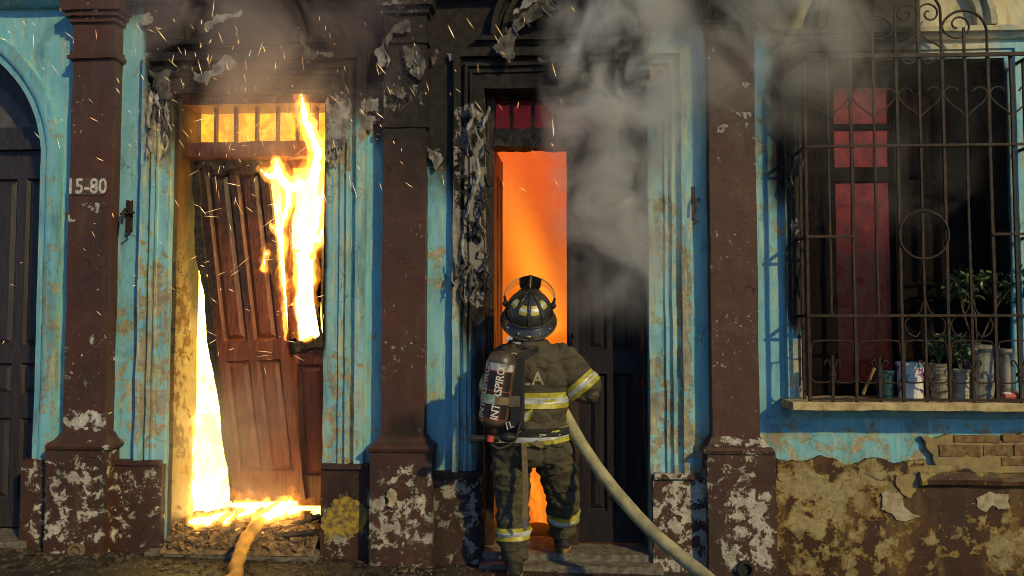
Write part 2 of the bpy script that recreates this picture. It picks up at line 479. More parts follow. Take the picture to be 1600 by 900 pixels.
us = [math.pi * i / 40 for i in range(41)]
for yy in (0, TH):
    w.grid(lambda a, b: (D0C + D0W * math.cos(a), yy, (D0S + D0W * math.sin(a)) * (1 - b) + TOP * b), us, [i / 16 for i in range(17)])
w.grid(lambda a, b: (D0C + D0W * math.cos(a), b, D0S + D0W * math.sin(a)), us, [0, .1, .2, TH])
build('wall', w, TEAL, house, wob=.004, marked=True, smooth=False, recalc=False)

# dado bands (brown lower wall)
ZD = Z(724, 450)
d = MB()
d.box(X(176), X(268) - .015, -.05, .01, -.05, ZD, S)
build('dado', d, BROWND, house, wob=.005, marked=True, bevel=.0)
d = MB().box(X(505) + .015, X(600), -.05, .01, -.05, ZD - .01, S)
build('dado', d, BROWND, house, wob=.005, marked=True)
d = MB().box(X(660), X(757) - .01, -.055, .01, -.05, ZD - .055, S)
build('dado', d, BROWND, house, wob=.006, marked=True)
d = MB().box(X(1016), X(1120), -.06, .01, -.05, Z(742, 1060), S)
build('dado', d, BROWND, house, wob=.006, marked=True)
d = MB().box(X(50), X(105), -.06, .01, -.05, ZD + .02, S)
build('dado', d, BROWND, house, wob=.005, marked=True)
d = MB().box(X(1190), 5.6, -.03, .01, -.1, Z(725, 1400), S)
build('dado', d, OCHRE, house, wob=.006, marked=True)
# ledges capping the dado
for (a, b, zz, pr) in ((X(176), X(268) - .02, ZD, .065), (X(506) + .02, X(582), ZD - .01, .07), (X(672), X(757) - .015, ZD - .055, .075), (X(1018), X(1112), Z(742, 1060), .085)):
    m = MB().box(a, b, -pr, .005, zz - .012, zz + .022, S)
    build('dado_ledge', m, BROWND, house, wob=.006, marked=True, wsc=7)

# door surrounds
PROF = [(.004, -.01), (.004, .035), (.05, .035), (.105, .035), (.11, .05), (.13, .05), (.135, .033), (.15, .033), (.155, .055), (.18, .055), (.185, .022), (.215, .022), (.22, .06), (.25, .06), (.28, .06), (.285, -.01)]
def surround(xl, xr, zb, zt, kl, kr, zb2=None):
    zb2 = zb if zb2 is None else zb2
    n = 44; path = []
    for i in range(n): path.append((xl, zb + (zt - zb) * i / n, -kl, 0))
    path.append((xl, zt, -kl, 1))
    for i in range(1, 14): path.append((xl + (xr - xl) * i / 14, zt, -kl + (kl + kr) * i / 14, 1))
    path.append((xr, zt, kr, 1))
    for i in range(1, n + 1): path.append((xr, zt + (zb2 - zt) * i / n, kr, 0))
    return MB().sweep(path, PROF)
build('door_surround', surround(D1L, D1R, ZD - .01, D1H, .72, 1.0), TRIMW, house, wob=.005, marked=True, wsc=5)
build('door_surround', surround(D2L, D2R, ZD - .06, D2H, .74, 1.0, Z(742, 1060) - .01), TRIMW, house, wob=.006, marked=True, wsc=5)
# arched door surround
path = [(D0R, ZD + (D0S - ZD) * i / 30, 1, 0) for i in range(31)]
path += [(D0C + D0W * math.cos(a), D0S + D0W * math.sin(a), math.cos(a), math.sin(a)) for a in us[1:-1]]
path += [(D0L, D0S + (ZD - D0S) * i / 30, -1, 0) for i in range(31)]
AP = [(.004, -.01), (.004, .02), (.06, .025), (.065, .045), (.085, .05), (.15, .05), (.155, .02), (.158, -.01)]
build('door_surround', MB().sweep(path, AP), TRIM, house, wob=.004, marked=True)
# window surround
WP = [(.004, -.01), (.004, .03), (.06, .03), (.065, .045), (.1, .045), (.105, .015), (.11, -.01)]
path = [(WL, WB + (WH - WB) * i / 30, -1, 0) for i in range(30)] + [(WL, WH, -1, 1)]
path += [(WL + (WR - WL) * i / 14, WH, -1 + 2 * i / 14, 1) for i in range(1, 14)] + [(WR, WH, 1, 1)]
path += [(WR, WH + (WB - WH) * i / 30, 1, 0) for i in range(1, 31)]
build('window_surround', MB().sweep(path, WP), TRIM, house, wob=.004, marked=True)

# ledge and arched hood over each opening
def hood(cx, zb, r, nm='arched_hood'):
    pf = [(0, -.01), (0, .05), (.03, .06), (.035, .03), (.06, .03), (.065, .085), (.10, .09), (.105, -.01)]
    a = [math.pi * i / 36 for i in range(37)]
    m = MB().sweep([(cx + r * math.cos(q), zb + r * math.sin(q), math.cos(q), math.sin(q)) for q in a], pf)
    build(nm, m, TRIM, house, wob=.007, marked=True, wsc=8)
def ledge(x0, x1, z, parts=24):
    pf = [(0, -.01), (0, .03), (.02, .05), (.03, .05), (.035, .075), (.065, .08), (.07, -.01)]
    m = MB().sweep([(x0 + (x1 - x0) * i / parts, z, 0, 1) for i in range(parts + 1)], pf)
    build('hood_ledge', m, TRIM, house, wob=.006, marked=True, wsc=8)
for (cx, zb, r, hw) in (((D1L + D1R) / 2 - .02, D1H + .29, .39, .56), ((D2L + D2R) / 2, D2H + .29, .40, .60), ((WL + WR) / 2 + .03, WH + .14, .47, .84)):
    hood(cx, zb + .07, r); ledge(cx - hw, cx + hw, zb)
# round plaster medallion under the hoods
for (cx, zz, r) in ((X(862), Z(62, 862), .085),):
    m = MB().rings([((cx, -.03, zz), (r * .6, 0, 0), (0, 0, r * .8)), ((cx, -.028, zz), (r * .9, 0, 0), (0, 0, r * 1.1)), ((cx, .01, zz), (r, 0, 0), (0, 0, r * 1.2))], 20)
    build('medallion', m, TRIMW, house, wob=.004, marked=True)
# cornice above
cz = Z(14, 60)
pf = [(0, -.01), (0, .06), (.03, .10), (.05, .10), (.06, .17), (.12, .19), (.13, .24), (.22, .26), (.23, -.01)]
build('cornice', MB().sweep([(-5.6 + 11.2 * i / 160, cz, 0, 1) for i in range(161)], pf), TRIM, house, wob=.005, marked=True)

# pilasters: shaft > pedestal, mouldings, capital
def pilaster(pl, pr, qt, cap, qs=(.052, .052), burnt=False, zb=None):
    y = -.10
    xl, xr = X(pl, y), X(pr, y)
    zt = Z(qt, (pl + pr) / 2, -.13)
    m = MB().box(xl, xr, y, .01, zt - .01, TOP - .02, .04)
    sh = build('pilaster', m, BROWN, house, wob=.005, marked=True, bevel=0)
    a, b = xl - qs[0], xr + qs[1]
    m = MB().box(a - .012, b + .012, y - .055, .01, -.08, zt - .085, .04)
    pd = build('pedestal', m, BROWND, sh, wob=.006, marked=True)
    m = MB()
    prof = [(0, .065), (.02, .07), (.035, .06), (.06, .028), (.09, .012), (.10, .0)]
    pts = []
    for (h, o) in prof:
        pts.append((zt - .088 + h, o))
    rr = []
    for (zz, o) in pts:
        rr.append([(xl - o - .004, .008, zz), (xl - o - .004, y - o - .004, zz), ((xl + xr) / 2, y - o - .004, zz), (xr + o + .004, y - o - .004, zz), (xr + o + .004, .008, zz)])
    for i in range(len(rr) - 1):
        for j in range(4):
            m.add([rr[i][j], rr[i][j + 1], rr[i + 1][j + 1], rr[i + 1][j]], [(0, 1, 2, 3)])
    m.add([rr[0][0], rr[0][1], rr[0][3], rr[0][4]], [(0, 1, 2, 3)])
    build('base_moulding', m, BROWND, sh, wob=.004, marked=True, wsc=9)
    for (q0, q1, o) in cap:
        z0, z1 = Z(q1, (pl + pr) / 2, -.12), Z(q0, (pl + pr) / 2, -.12)
        build('capital_moulding', MB().box(xl - o, xr + o, y - o, .008, z0, z1, .04), BROWN, sh, wob=.004, marked=True, wsc=9)
    return sh, pd
pilA, pedA = pilaster(104, 170, 680, ((78, 84, .014), (85, 91, .025), (26, 34, .02), (18, 26, .04), (2, 18, .06)), qs=(.065, .03))
pilB, pedB = pilaster(597, 664, 684, ((190, 198, .012), (58, 66, .014), (10, 20, .02), (-12, 10, .05)), qs=(.05, .05))
pilC, pedC = pilaster(1111, 1184, 686, ((36, 44, .012), (28, 36, .022), (-20, -8, .03)), qs=(.035, .07))
for (pd, px, py, nm) in ((pedA, 118, 862, 0), (pedC, 1165, 890, 1)):
    y = -.158 - .02
    c = P(px, py, y); r = .052
    m = MB()
    for (ro, ri, y0, y1) in ((r, r * .72, y - .006, y + .05),):
        n = 18
        A = [(c.x + ro * math.cos(2 * math.pi * i / n), y0, c.z + ro * math.sin(2 * math.pi * i / n)) for i in range(n)]
        B = [(c.x + ri * math.cos(2 * math.pi * i / n), y0, c.z + ri * math.sin(2 * math.pi * i / n)) for i in range(n)]
        Cc = [(p[0], y1, p[2]) for p in A]; Dd = [(p[0], y0 + .022, p[2]) for p in B]
        m.add(A + B + Cc + Dd, [(i, (i + 1) % n, n + (i + 1) % n, n + i) for i in range(n)] + [(2 * n + i, 2 * n + (i + 1) % n, (i + 1) % n, i) for i in range(n)] + [(n + i, n + (i + 1) % n, 3 * n + (i + 1) % n, 3 * n + i) for i in range(n)] + [tuple(range(3 * n, 4 * n))])
    build('drain_pipe', m, simple('drain_pipe_clay', (.25, .16, .09) if nm == 0 else (.02, .02, .02), .7), pd.parent)

# house number painted on the first pilaster
def text_verts(s, size, italic=0.0, bold=.02):
    cu = bpy.data.curves.new('t', 'FONT'); cu.body = s; cu.size = size; cu.align_x = 'CENTER'; cu.align_y = 'CENTER'; cu.resolution_u = 3; cu.shear = italic; cu.offset = size * bold
    ob = bpy.data.objects.new('t', cu); COL.objects.link(ob)
    dg = bpy.context.evaluated_depsgraph_get()
    me = bpy.data.meshes.new_from_object(ob.evaluated_get(dg))
    bm = bmesh.new(); bm.from_mesh(me)
    bmesh.ops.triangulate(bm, faces=bm.faces)
    bmesh.ops.subdivide_edges(bm, edges=[e for e in bm.edges if e.calc_length() > size * .2], cuts=1)
    v = [tuple(x.co) for x in bm.verts]; f = [tuple(x.index for x in q.verts) for q in bm.faces]
    bm.free(); bpy.data.objects.remove(ob); bpy.data.curves.remove(cu); bpy.data.meshes.remove(me)
    return v, f
NUMW = simple('worn_white_lettering', (.66, .64, .58), .8, sc=40, col2=(.40, .34, .28))
PLATE = simple('number_background', (.075, .05, .04), .8, sc=30, col2=(.13, .09, .07))
c = P(136, 292, -.106)
m = MB().prism([(c.x - .125, c.z - .052), (c.x + .118, c.z - .058), (c.x + .128, c.z + .05), (c.x + .02, c.z + .062), (c.x - .128, c.z + .05)], -.1075, -.1055)
build('number_background', m, PLATE, pilA)
v, f = text_verts('15-80', .145)
m = MB().add([(c.x + p[0] * .86, -.1115, c.z + p[1]) for p in v], f)
build('house_number', m, NUMW, pilA)

# ------------------------------------------------------------------ jagged shapes of plaster and paint
def ragged(pts, it=3, amp=.16, seed=0):
    rnd = random.Random(seed)
    pts = [Vector(p) for p in pts]
    for k in range(it):
        out = []
        for i, p in enumerate(pts):
            q = pts[(i + 1) % len(pts)]; e = q - p
            out += [p, (p + q) / 2 + Vector((-e.y, e.x)) * rnd.uniform(-amp, amp)]
        pts = out
    return [(p.x, p.y) for p in pts]
def patch(name, pxs, yf, thick, mat, parent=house, seed=0, it=3, amp=.15):
    o = [(P(a, b, yf).x, P(a, b, yf).z) for a, b in pxs]
    return build(name, MB().prism(ragged(o, it, amp, seed), yf, yf + thick), mat, parent, dedupe=False)
# exposed brick under the window
patch('mortar_patch', [(1440, 682), (1600, 676), (1650, 680), (1650, 734), (1520, 736), (1462, 726), (1448, 700)], -.034, .03, GREYPLASTER, seed=3)
for (x0, x1, y0, y1) in ((1492, 1562, 681, 691), (1568, 1622, 680, 690), (1468, 1533, 696, 713), (1538, 1581, 696, 712), (1585, 1640, 695, 712), (1566, 1622, 716, 727)):
    a, b = P(x0, y1, -.04), P(x1, y0, -.04)
    build('brick', MB().box(a.x, b.x, -.040, -.02, a.z, b.z, .03), BRICKM, house, wob=.007, wsc=22)
# broken plaster skins on the lower wall
patch('plaster_skin', [(1378, 770), (1404, 768), (1412, 790), (1440, 808), (1400, 812), (1376, 796)], -.037, .012, CREAMPATCH, seed=8)
patch('plaster_skin', [(1526, 778), (1548, 768), (1576, 772), (1578, 792), (1560, 796), (1550, 790), (1540, 800), (1526, 790)], -.037, .014, CREAMPATCH, seed=9)
m = MB().sweep([(X(1424) + (5.2 - X(1424)) * i / 30, Z(757, 1500), 0, 1) for i in range(31)], [(0, -.01), (0, .055), (.012, .075), (.04, .08), (.06, .065), (.085, .06), (.09, -.01)])
build('dado_ledge', m, OCHRE, house, wob=.008, marked=True, wsc=9)
_pk = patch('plaster_skin', [(1214, 716), (1250, 722), (1290, 714), (1340, 724), (1372, 716), (1410, 724), (1445, 718), (1440, 736), (1400, 748), (1350, 738), (1310, 752), (1262, 742), (1216, 750)], -.034, .032, OCHRE, seed=51)
mark(_pk.data)
patch('plaster_skin', [(1400, 745), (1428, 740), (1436, 760), (1424, 778), (1408, 770)], -.038, .02, GREYPLASTER, seed=53)
# yellow plaster bruise by the first doorway
patch('plaster_skin', [(505, 800), (520, 782), (548, 778), (570, 792), (568, 830), (545, 842), (520, 838), (506, 850)], -.056, .010, simple('yellow_plaster', (.44, .31, .04), .9, sc=32, col2=(.13, .09, .05), bump=.9), seed=14, it=4, amp=.26)
# curled flakes of paint and plaster hanging from the burnt upper wall
def flake(pxs, yf, mat, curl=.05, seed=0, th=.004):
    o = [(P(a, b, yf).x, P(a, b, yf).z) for a, b in pxs]
    cx = sum(p[0] for p in o) / len(o); cz_ = sum(p[1] for p in o) / len(o)
    o = ragged([(cx + (x - cx) * .9, cz_ + (z - cz_) * .9) for x, z in o], 3, .30, seed)
    cx = sum(p[0] for p in o) / len(o); cz_ = sum(p[1] for p in o) / len(o)
    bm = bmesh.new()
    vs = [bm.verts.new((x, yf, z)) for x, z in o]
    fc = bm.faces.new(vs)
    bmesh.ops.triangulate(bm, faces=[fc])
    bmesh.ops.subdivide_edges(bm, edges=bm.edges[:], cuts=2, use_grid_fill=True)
    for v in bm.verts:
        q = v.co * 9 + Vector((seed, 0, 0))
        v.co.y -= (curl * abs(mnoise.noise(q)) * 1.1 + curl * .35 * mnoise.noise(q * 2.7)) * .35 + .006
    r = bmesh.ops.solidify(bm, geom=bm.faces[:], thickness=th)
    me = bpy.data.meshes.new('plaster_flake'); bm.to_mesh(me); bm.free()
    me.materials.append(mat)
    ob = bpy.data.objects.new('plaster_flake', me); COL.objects.link(ob); keep(ob, house)
    return ob
FL = [
    ([(298, 112), (325, 112), (346, 98), (352, 84), (364, 86), (374, 98), (372, 108), (352, 112), (340, 120), (322, 138), (310, 134)], -.075, ASHPLASTER, .04),
    ([(316, 48), (330, 34), (352, 20), (380, 13), (382, 18), (360, 28), (338, 38), (322, 54)], -.11, ASHPLASTER, .03),
    ([(458, 44), (468, 48), (478, 70), (500, 84), (528, 86), (520, 92), (492, 92), (484, 104), (476, 96), (472, 72)], -.11, SOOTPLASTER, .03),
    ([(232, 108), (262, 106), (285, 108), (266, 114), (262, 132), (272, 152), (264, 160), (250, 146), (240, 128)], -.075, SOOTPLASTER, .03),
    ([(222, 26), (236, 20), (240, 34), (226, 42)], -.03, ASHPLASTER, .03),
    ([(526, 156), (540, 158), (548, 180), (548, 214), (538, 238), (524, 236), (512, 226), (516, 190)], -.07, ASHPLASTER, .05),
    ([(566, 160), (580, 150), (594, 152), (592, 178), (578, 176), (566, 184)], -.03, ASHPLASTER, .03),
    ([(560, 186), (578, 180), (590, 186), (584, 204), (570, 206)], -.03, ASHPLASTER, .02),
    ([(765, 78), (782, 56), (802, 30), (830, 10), (866, -6), (880, 8), (845, 18), (822, 34), (806, 62), (800, 78), (804, 96), (796, 104), (780, 92)], -.115, SOOTPLASTER, .05),
    ([(800, 26), (830, -4), (850, -8), (824, 14)], -.13, ASHPLASTER, .03),
    ([(668, 230), (680, 236), (692, 242), (692, 254), (680, 268), (674, 250)], -.03, ASHPLASTER, .03),
    ([(600, 70), (616, 40), (640, 30), (646, 52), (630, 54), (612, 58), (604, 80)], -.13, SOOTPLASTER, .03),
    ([(606, 130), (622, 134), (634, 150), (630, 158), (618, 146), (606, 144)], -.12, SOOTPLASTER, .03),
    ([(628, 70), (655, 68), (664, 120), (656, 130), (648, 104), (632, 98)], -.12, SOOTPLASTER, .03),
    ([(598, 66), (606, 60), (600, 90), (594, 120), (590, 100)], -.12, ASHPLASTER, .02),
    ([(698, 84), (712, 82), (714, 96), (702, 98)], -.02, ASHPLASTER, .02),
    ([(672, 90), (684, 76), (682, 92), (676, 104)], -.02, SOOTPLASTER, .02),
    ([(838, 92), (868, 88), (880, 94), (864, 100), (842, 98)], -.09, SOOTPLASTER, .02),
    ([(1014, 110), (1026, 106), (1028, 118), (1020, 124), (1014, 128)], -.045, CREAMPATCH, .012),
    ([(604, 770), (614, 762), (622, 772), (616, 790), (604, 792)], -.165, CREAMPATCH, .01),
]
for i, (pp, yf, mt, cu) in enumerate(FL): flake(pp, yf, mt, cu, seed=i + 1)

def ribbon(px, py, ln, wd, mat, yf, seed, bend=6):
    rnd_ = random.Random(seed); n = 9; m = MB(); ph = rnd_.uniform(0, 6)
    rows = []
    for i in range(n + 1):
        f = i / n
        cx = px + bend * math.sin(ph + f * 4.2) * (.4 + f); w = wd * (1 - .55 * abs(2 * f - 1) ** 2) * (1 + .35 * math.sin(ph * 3 + f * 17))
        yy = yf - .012 - .022 * abs(math.sin(f * 2.4 + ph)) * f
        a, b = P(cx - w / 2, py + ln * f, yy), P(cx + w / 2, py + ln * f + bend * .3 * math.cos(ph + f * 7), yy - .014 * math.cos(ph + f * 5))
        c = (a + b) / 2 + Vector((0, -.008, 0))
        rows.append((a, c, b))
    for i in range(n):
        p, q = rows[i], rows[i + 1]
        for j in (0, 1):
            m.add([p[j], p[j + 1], q[j + 1], q[j]], [(0, 1, 2, 3)])
    k = len(m.v); th = Vector((0, .003, 0))
    m.add([Vector(v) + th for v in m.v], [tuple(reversed(f)) for f in m.f])
    return build('plaster_flake', m, mat, house)
rb = random.Random(77)
for i in range(34):
    f = rb.random() ** .8
    ribbon(rb.uniform(708, 764), 150 + f * 300, rb.uniform(22, 80) * (1 - .5 * f), rb.uniform(3, 8), rb.choice((SOOTPLASTER, SOOTPLASTER, SOOTPLASTER, ASHPLASTER, CHAR, CHAR)), -.06, 100 + i, rb.uniform(2, 6))
for i in range(12): ribbon(rb.uniform(232, 266), rb.uniform(112, 215), rb.uniform(18, 60), rb.uniform(3, 8), rb.choice((SOOTPLASTER, ASHPLASTER)), -.06, 200 + i, rb.uniform(2, 5))
for i in range(12): ribbon(rb.uniform(512, 548), rb.uniform(150, 230), rb.uniform(15, 45), rb.uniform(3, 8), ASHPLASTER, -.06, 300 + i, rb.uniform(2, 5))
for i in range(10): ribbon(rb.uniform(600, 662), rb.uniform(10, 170), rb.uniform(14, 40), rb.uniform(3, 9), rb.choice((SOOTPLASTER, ASHPLASTER)), -.11, 400 + i, rb.uniform(3, 8))
for i in range(8):
    a_ = rb.uniform(.15, .85) * math.pi
    ribbon(885 - 105 * math.cos(a_ * .55), 95 - 105 * math.sin(a_ * .55), rb.uniform(12, 34), rb.uniform(3, 8), rb.choice((SOOTPLASTER, ASHPLASTER)), -.10, 500 + i, rb.uniform(3, 8))
for i in range(6): ribbon(rb.uniform(1236, 1262), rb.uniform(110, 330), rb.uniform(14, 50), rb.uniform(2, 5), SOOTPLASTER, -.05, 600 + i, rb.uniform(2, 4))
# iron wall hooks left of the first doorway and right of the second
for (px, py) in ((203, 340), (1080, 320)):
    c = P(px, py, 0)
    m = MB().box(c.x - .022, c.x + .022, -.012, .004, c.z - .10, c.z + .12)
    m.tube([(c.x, -.01, c.z + .04), (c.x, -.06, c.z + .05), (c.x + .01, -.10, c.z + .02), (c.x + .01, -.11, c.z - .06)], .009)
    m.tube([(c.x - .05, -.03, c.z + .02), (c.x + .05, -.035, c.z + .03)], .008)
    m.tube([(c.x - .01, -.02, c.z - .09), (c.x + .03, -.05, c.z - .12), (c.x + .0, -.06, c.z - .14)], .008)
    build('wall_hook', m, IRON, house)
# loose cable hanging from the wall
m = MB().tube([P(1032, -40, -.09), P(1022, 20, -.09), (P(1014, 60, -.085)), P(1008, 98, -.07)], .006, 6)
build('cable', m, CHAR, house)

# thresholds and steps
m = MB().box(X(250), X(508), -.13, .36, -.05, F1 - .05, .08)
build('threshold', m, STONE, house, wob=.006, wsc=8)
m = MB().box(D2L - .02, X(1030), -.03, .36, -.05, F2, .08)
build('threshold', m, STONE, house, wob=.006, wsc=8)
m = MB().box(X(752), X(1028), -.14, .0, -.05, F2 - .045, .08)
build('step', m, STONE, house, wob=.008, wsc=9)
m = MB().box(D0L - .1, X(62), -.09, .3, -.05, F0 - .02, .08)
build('step', m, STONE, house, wob=.006, wsc=8)

# rooms behind the front: floors, back walls and ceiling, all blackened
m = MB().box(-5.6, 5.6, .36, 4.2, 0.0, .13)
structure('room_floor', m, ROOMM)
m = MB().box(-5.6, 5.6, .36, 4.2, 4.3, 4.45)
structure('room_ceiling', m, ROOMM)
m = MB().box(-5.6, 5.6, 4.2, 4.35, 0, 4.45)
for (a, b) in ((-5.75, -5.6), (5.6, 5.75), (-3.12, -3.0), (-.62, -.5), (1.3, 1.42)): m.box(a, b, .345, 4.2, 0, 4.42)
structure('room_walls', m, ROOMM)
m = MB().box(-5.7, 5.7, .1, 4.3, 4.75, 4.85)
build('roof', m, ROOMM, house)
# ------------------------------------------------------------------ doors
def make_leaf(w, h, T, mat, rails, stile=.075, mids=(.5,), th=.045, skip=(), parent=house, name='door_leaf', marked=True, raised=.012, wob=.002, knob=None, ledges=()):
    """rails: list of (v0, v1) as fractions of the height; panels fill between them"""
    m = MB()
    def tbox(u0, u1, v0, v1, d0, d1, mb):
        b = MB().box(u0, u1, d0, d1, v0, v1, .08)
        mb.add([T(p[0], p[2], p[1]) for p in b.v], b.f)
    tbox(0, stile, 0, h, 0, th, m); tbox(w - stile, w, 0, h, 0, th, m)
    for (a, b) in rails: tbox(stile, w - stile, a * h, b * h, .002, th - .002, m)
    spans = [(rails[i][1] * h, rails[i + 1][0] * h) for i in range(len(rails) - 1)]
    cols = []
    edges = [stile]
    for q in mids: edges += [q * w - stile * .38, q * w + stile * .38]
    edges.append(w - stile)
    for k, (a, b) in enumerate(spans):
        if k in skip: continue
        for j in range(1, len(edges) - 1, 2): tbox(edges[j], edges[j + 1], a, b, .004, th - .004, m)
    fr = build(name, m, mat, parent, marked=marked, wob=wob, wsc=6, recalc=True)
    for k, (a, b) in enumerate(spans):
        if k in skip: continue
        for j in range(0, len(edges), 2):
            u0, u1 = edges[j], edges[j + 1]
            p = MB()
            n0 = [(u0, a), (u1, a), (u1, b), (u0, b)]
            def ring(ins, d): return [T(x + (ins if x == u0 else -ins), z + (ins if z == a else -ins), d) for x, z in n0]
            R = [ring(0, .008), ring(.012, .022), ring(.02, .026), ring(.045, .026 - raised * 1.2), ring(.05, .026 - raised * 1.4)]
            vv = sum(R, []); ff = []
            for i in range(len(R) - 1):
                for q in range(4): ff.append((i * 4 + q, i * 4 + (q + 1) % 4, i * 4 + 4 + (q + 1) % 4, i * 4 + 4 + q))
            ff.append(tuple(range(16, 20)))
            bk = [T(x, z, th - .01) for x, z in n0]
            o = len(vv); vv += bk; ff.append((o, o + 1, o + 2, o + 3))
            p.add(vv, ff)
            build('panel', p, mat, fr, marked=marked)
    return fr

# second doorway: closed right leaf, meeting post, open left leaf swung inwards
zt2 = Z(226, 885, .2)
xa, xb = X(904, .2), D2R - .02
lf2 = make_leaf(xb - xa, zt2 - F2 - .02, lambda u, v, d: (xa + u, .2 + d, F2 + .01 + v), CHARDOOR, [(0, .075), (.42, .478), (.94, 1)], stile=.06)
lf2['label'] = 'dark panelled right leaf half veiled in smoke'
m = MB().box(X(886, .18), X(904, .18), .175, .26, F2 + .005, zt2 - .01, .1)
m.box(X(889, .17), X(900, .17), .155, .175, F2 + .3, zt2 - .4, .1)
build('meeting_post', m, wood_mat('scorched_post_wood', (.07, .04, .03), (.02, .016, .015), char=False), house, wob=.003)
m = MB().box(X(893, .15), X(898, .15), .135, .155, Z(560, 893, .15), Z(520, 893, .15)); m.ball((X(896, .13), .13, Z(524, 896, .13)), .014)
build('door_handle', m, IRON, house)
xo = D2L + .055
lf3 = make_leaf(.46, zt2 - F2 - .02, lambda u, v, d: (xo - d + u * .05, .27 + u, F2 + .01 + v), DOORW, [(0, .075), (.42, .478), (.94, 1)], stile=.06)
lf3['label'] = 'open left leaf swung into the burning room'
# frame of the second doorway
m = MB().box(D2L + .003, D2L + .055, .13, .3, F2, D2H - .003, .08)
m.box(D2R - .018, D2R - .003, .13, .3, F2, D2H - .003, .08)
m.box(D2L + .055, D2R - .018, .13, .3, Z(152, 885, .15), D2H - .003, .08)
build('door_frame', m, wood_mat('charred_frame_wood', (.05, .025, .016), (.015, .012, .011), char=True), house, marked=True, wob=.006, wsc=9)
m = MB().box(D2L + .055, D2R - .018, .12, .3, Z(228, 850, .12), Z(200, 850, .12), .03)
build('transom_bar', m, CHAR, house, wob=.012, wsc=14)

def pane_mat(name, tint, film, fac):
    t = NT(name)
    tr = t.n('ShaderNodeBsdfTransparent'); tr.inputs[0].default_value = (*tint, 1)
    gl = t.n('ShaderNodeBsdfPrincipled'); gl.inputs['Roughness'].default_value = .25
    n = t.noise(t.pos(), 14, 6, .65)
    t.set(gl.inputs['Base Color'], t.mix(t.ramp(n, .3, .7), film, tuple(c * .4 for c in film)))
    mx = t.n('ShaderNodeMixShader'); t.set(mx.inputs[0], t.math('MULTIPLY', t.ramp(n, .2, .8), fac, clamp=True))
    t.t.links.new(tr.outputs[0], mx.inputs[1]); t.t.links.new(gl.outputs[0], mx.inputs[2]); t.t.links.new(mx.outputs[0], t.out.inputs[0])
    return t.m
SOOTGLASS = pane_mat('sooty_red_glass', (.40, .26, .55), (.12, .05, .07), .45)
CLEARGLASS = pane_mat('heat_clouded_glass', (.95, .93, .85), (.25, .2, .15), .10)
REDGLASS = pane_mat('sooty_window_glass', (.85, .8, .8), (.06, .03, .03), .5)
m = MB(); zt, zb = Z(153, 885, .18), Z(201, 885, .18)
gx = [766, 799, 833, 869, 905, 940, 975]
fb = build('transom_window', MB().box(D2L + .056, D2R - .02, .168, .208, zt - .006, zt + .012, .1), CHAR, house, wob=.003, wsc=12)
for q in gx[1:]: build('glazing_bar', MB().box(X(q - 3, .18), X(q + 3, .18), .165, .21, zb, zt - .007), CHAR, fb, wob=.003, wsc=12)
gx.append(1011)
for i in range(len(gx) - 1):
    build('pane', MB().box(X(gx[i] + 2.5, .185), X(gx[i + 1] - 2.5, .185), .184, .189, zb - .01, zt + .01), SOOTGLASS, fb)
# peeling head board
patch('charred_board', [(770, 145), (850, 142), (905, 136), (905, 141), (870, 147), (840, 152), (790, 155)], .10, .02, CHAR, seed=31)

# first doorway
zt1 = Z(243, 400, .2)
def tilt(x0, z0, ang, lean=0.0, y0=.2, sk=.3):
    c, s = math.cos(ang), math.sin(ang)
    return lambda u, v, d: (x0 + u * c - v * s, y0 + d + v * lean, z0 + u * s * sk + v * c)
b = P(362, 786, .2); t_ = P(297, 238, .2)
ang = math.atan2(-(t_.x - b.x), t_.z - b.z)
lf4 = make_leaf(.53, (t_ - b).length - .02, tilt(b.x, b.z, ang * .96, .012), DOORW, [(0, .085), (.40, .455), (.945, 1)], stile=.062)
lf4['label'] = 'tilted left leaf torn from its frame, charred at the top'
b = P(463, 792, .24); t_ = P(434, 243, .24)
ang = math.atan2(-(t_.x - b.x), t_.z - b.z)
lf5 = make_leaf(.30, (t_ - b).length, tilt(b.x, b.z, ang, .0, .26), DOORW, [(0, .085), (.40, .455), (.70, .715), (.965, 1)], stile=.048, mids=(), skip=(1, 2), wob=.004)
lf5['label'] = 'narrow right leaf with its upper panels burnt out'
# ragged charred edges left around the burnt-out panels and along the tilted leaf
def jag(pts, y, th, mat, par, seed, amp=.16): return patch('charred_edge', pts, y, th, mat, par, seed, it=4, amp=amp)
jag([(448, 536), (460, 528), (470, 534), (480, 524), (492, 530), (508, 520), (508, 546), (448, 548)], .235, .03, CHAR, lf5, 41)
jag([(496, 250), (508, 250), (508, 535), (499, 530), (494, 470), (500, 420), (492, 380), (500, 330), (497, 290)], .24, .03, CHAR, lf5, 42, .07)
jag([(444, 250), (456, 262), (460, 320), (454, 380), (464, 430), (458, 480), (466, 532), (455, 534), (448, 440), (446, 330)], .235, .03, DOORW, lf5, 43, .06)
jag([(458, 388), (475, 392), (494, 396), (494, 404), (474, 401), (458, 397)], .23, .03, REDWOOD, lf5, 44)
jag([(301, 262), (308, 262), (318, 380), (330, 480), (345, 600), (360, 720), (366, 786), (358, 782), (350, 710), (334, 590), (322, 508), (310, 420)], .185, .03, CHAR, lf4, 45, .045)
jag([(300, 236), (430, 240), (428, 262), (405, 256), (390, 272), (370, 258), (345, 268), (320, 256), (302, 262)], .175, .03, CHAR, lf4, 46, .12)
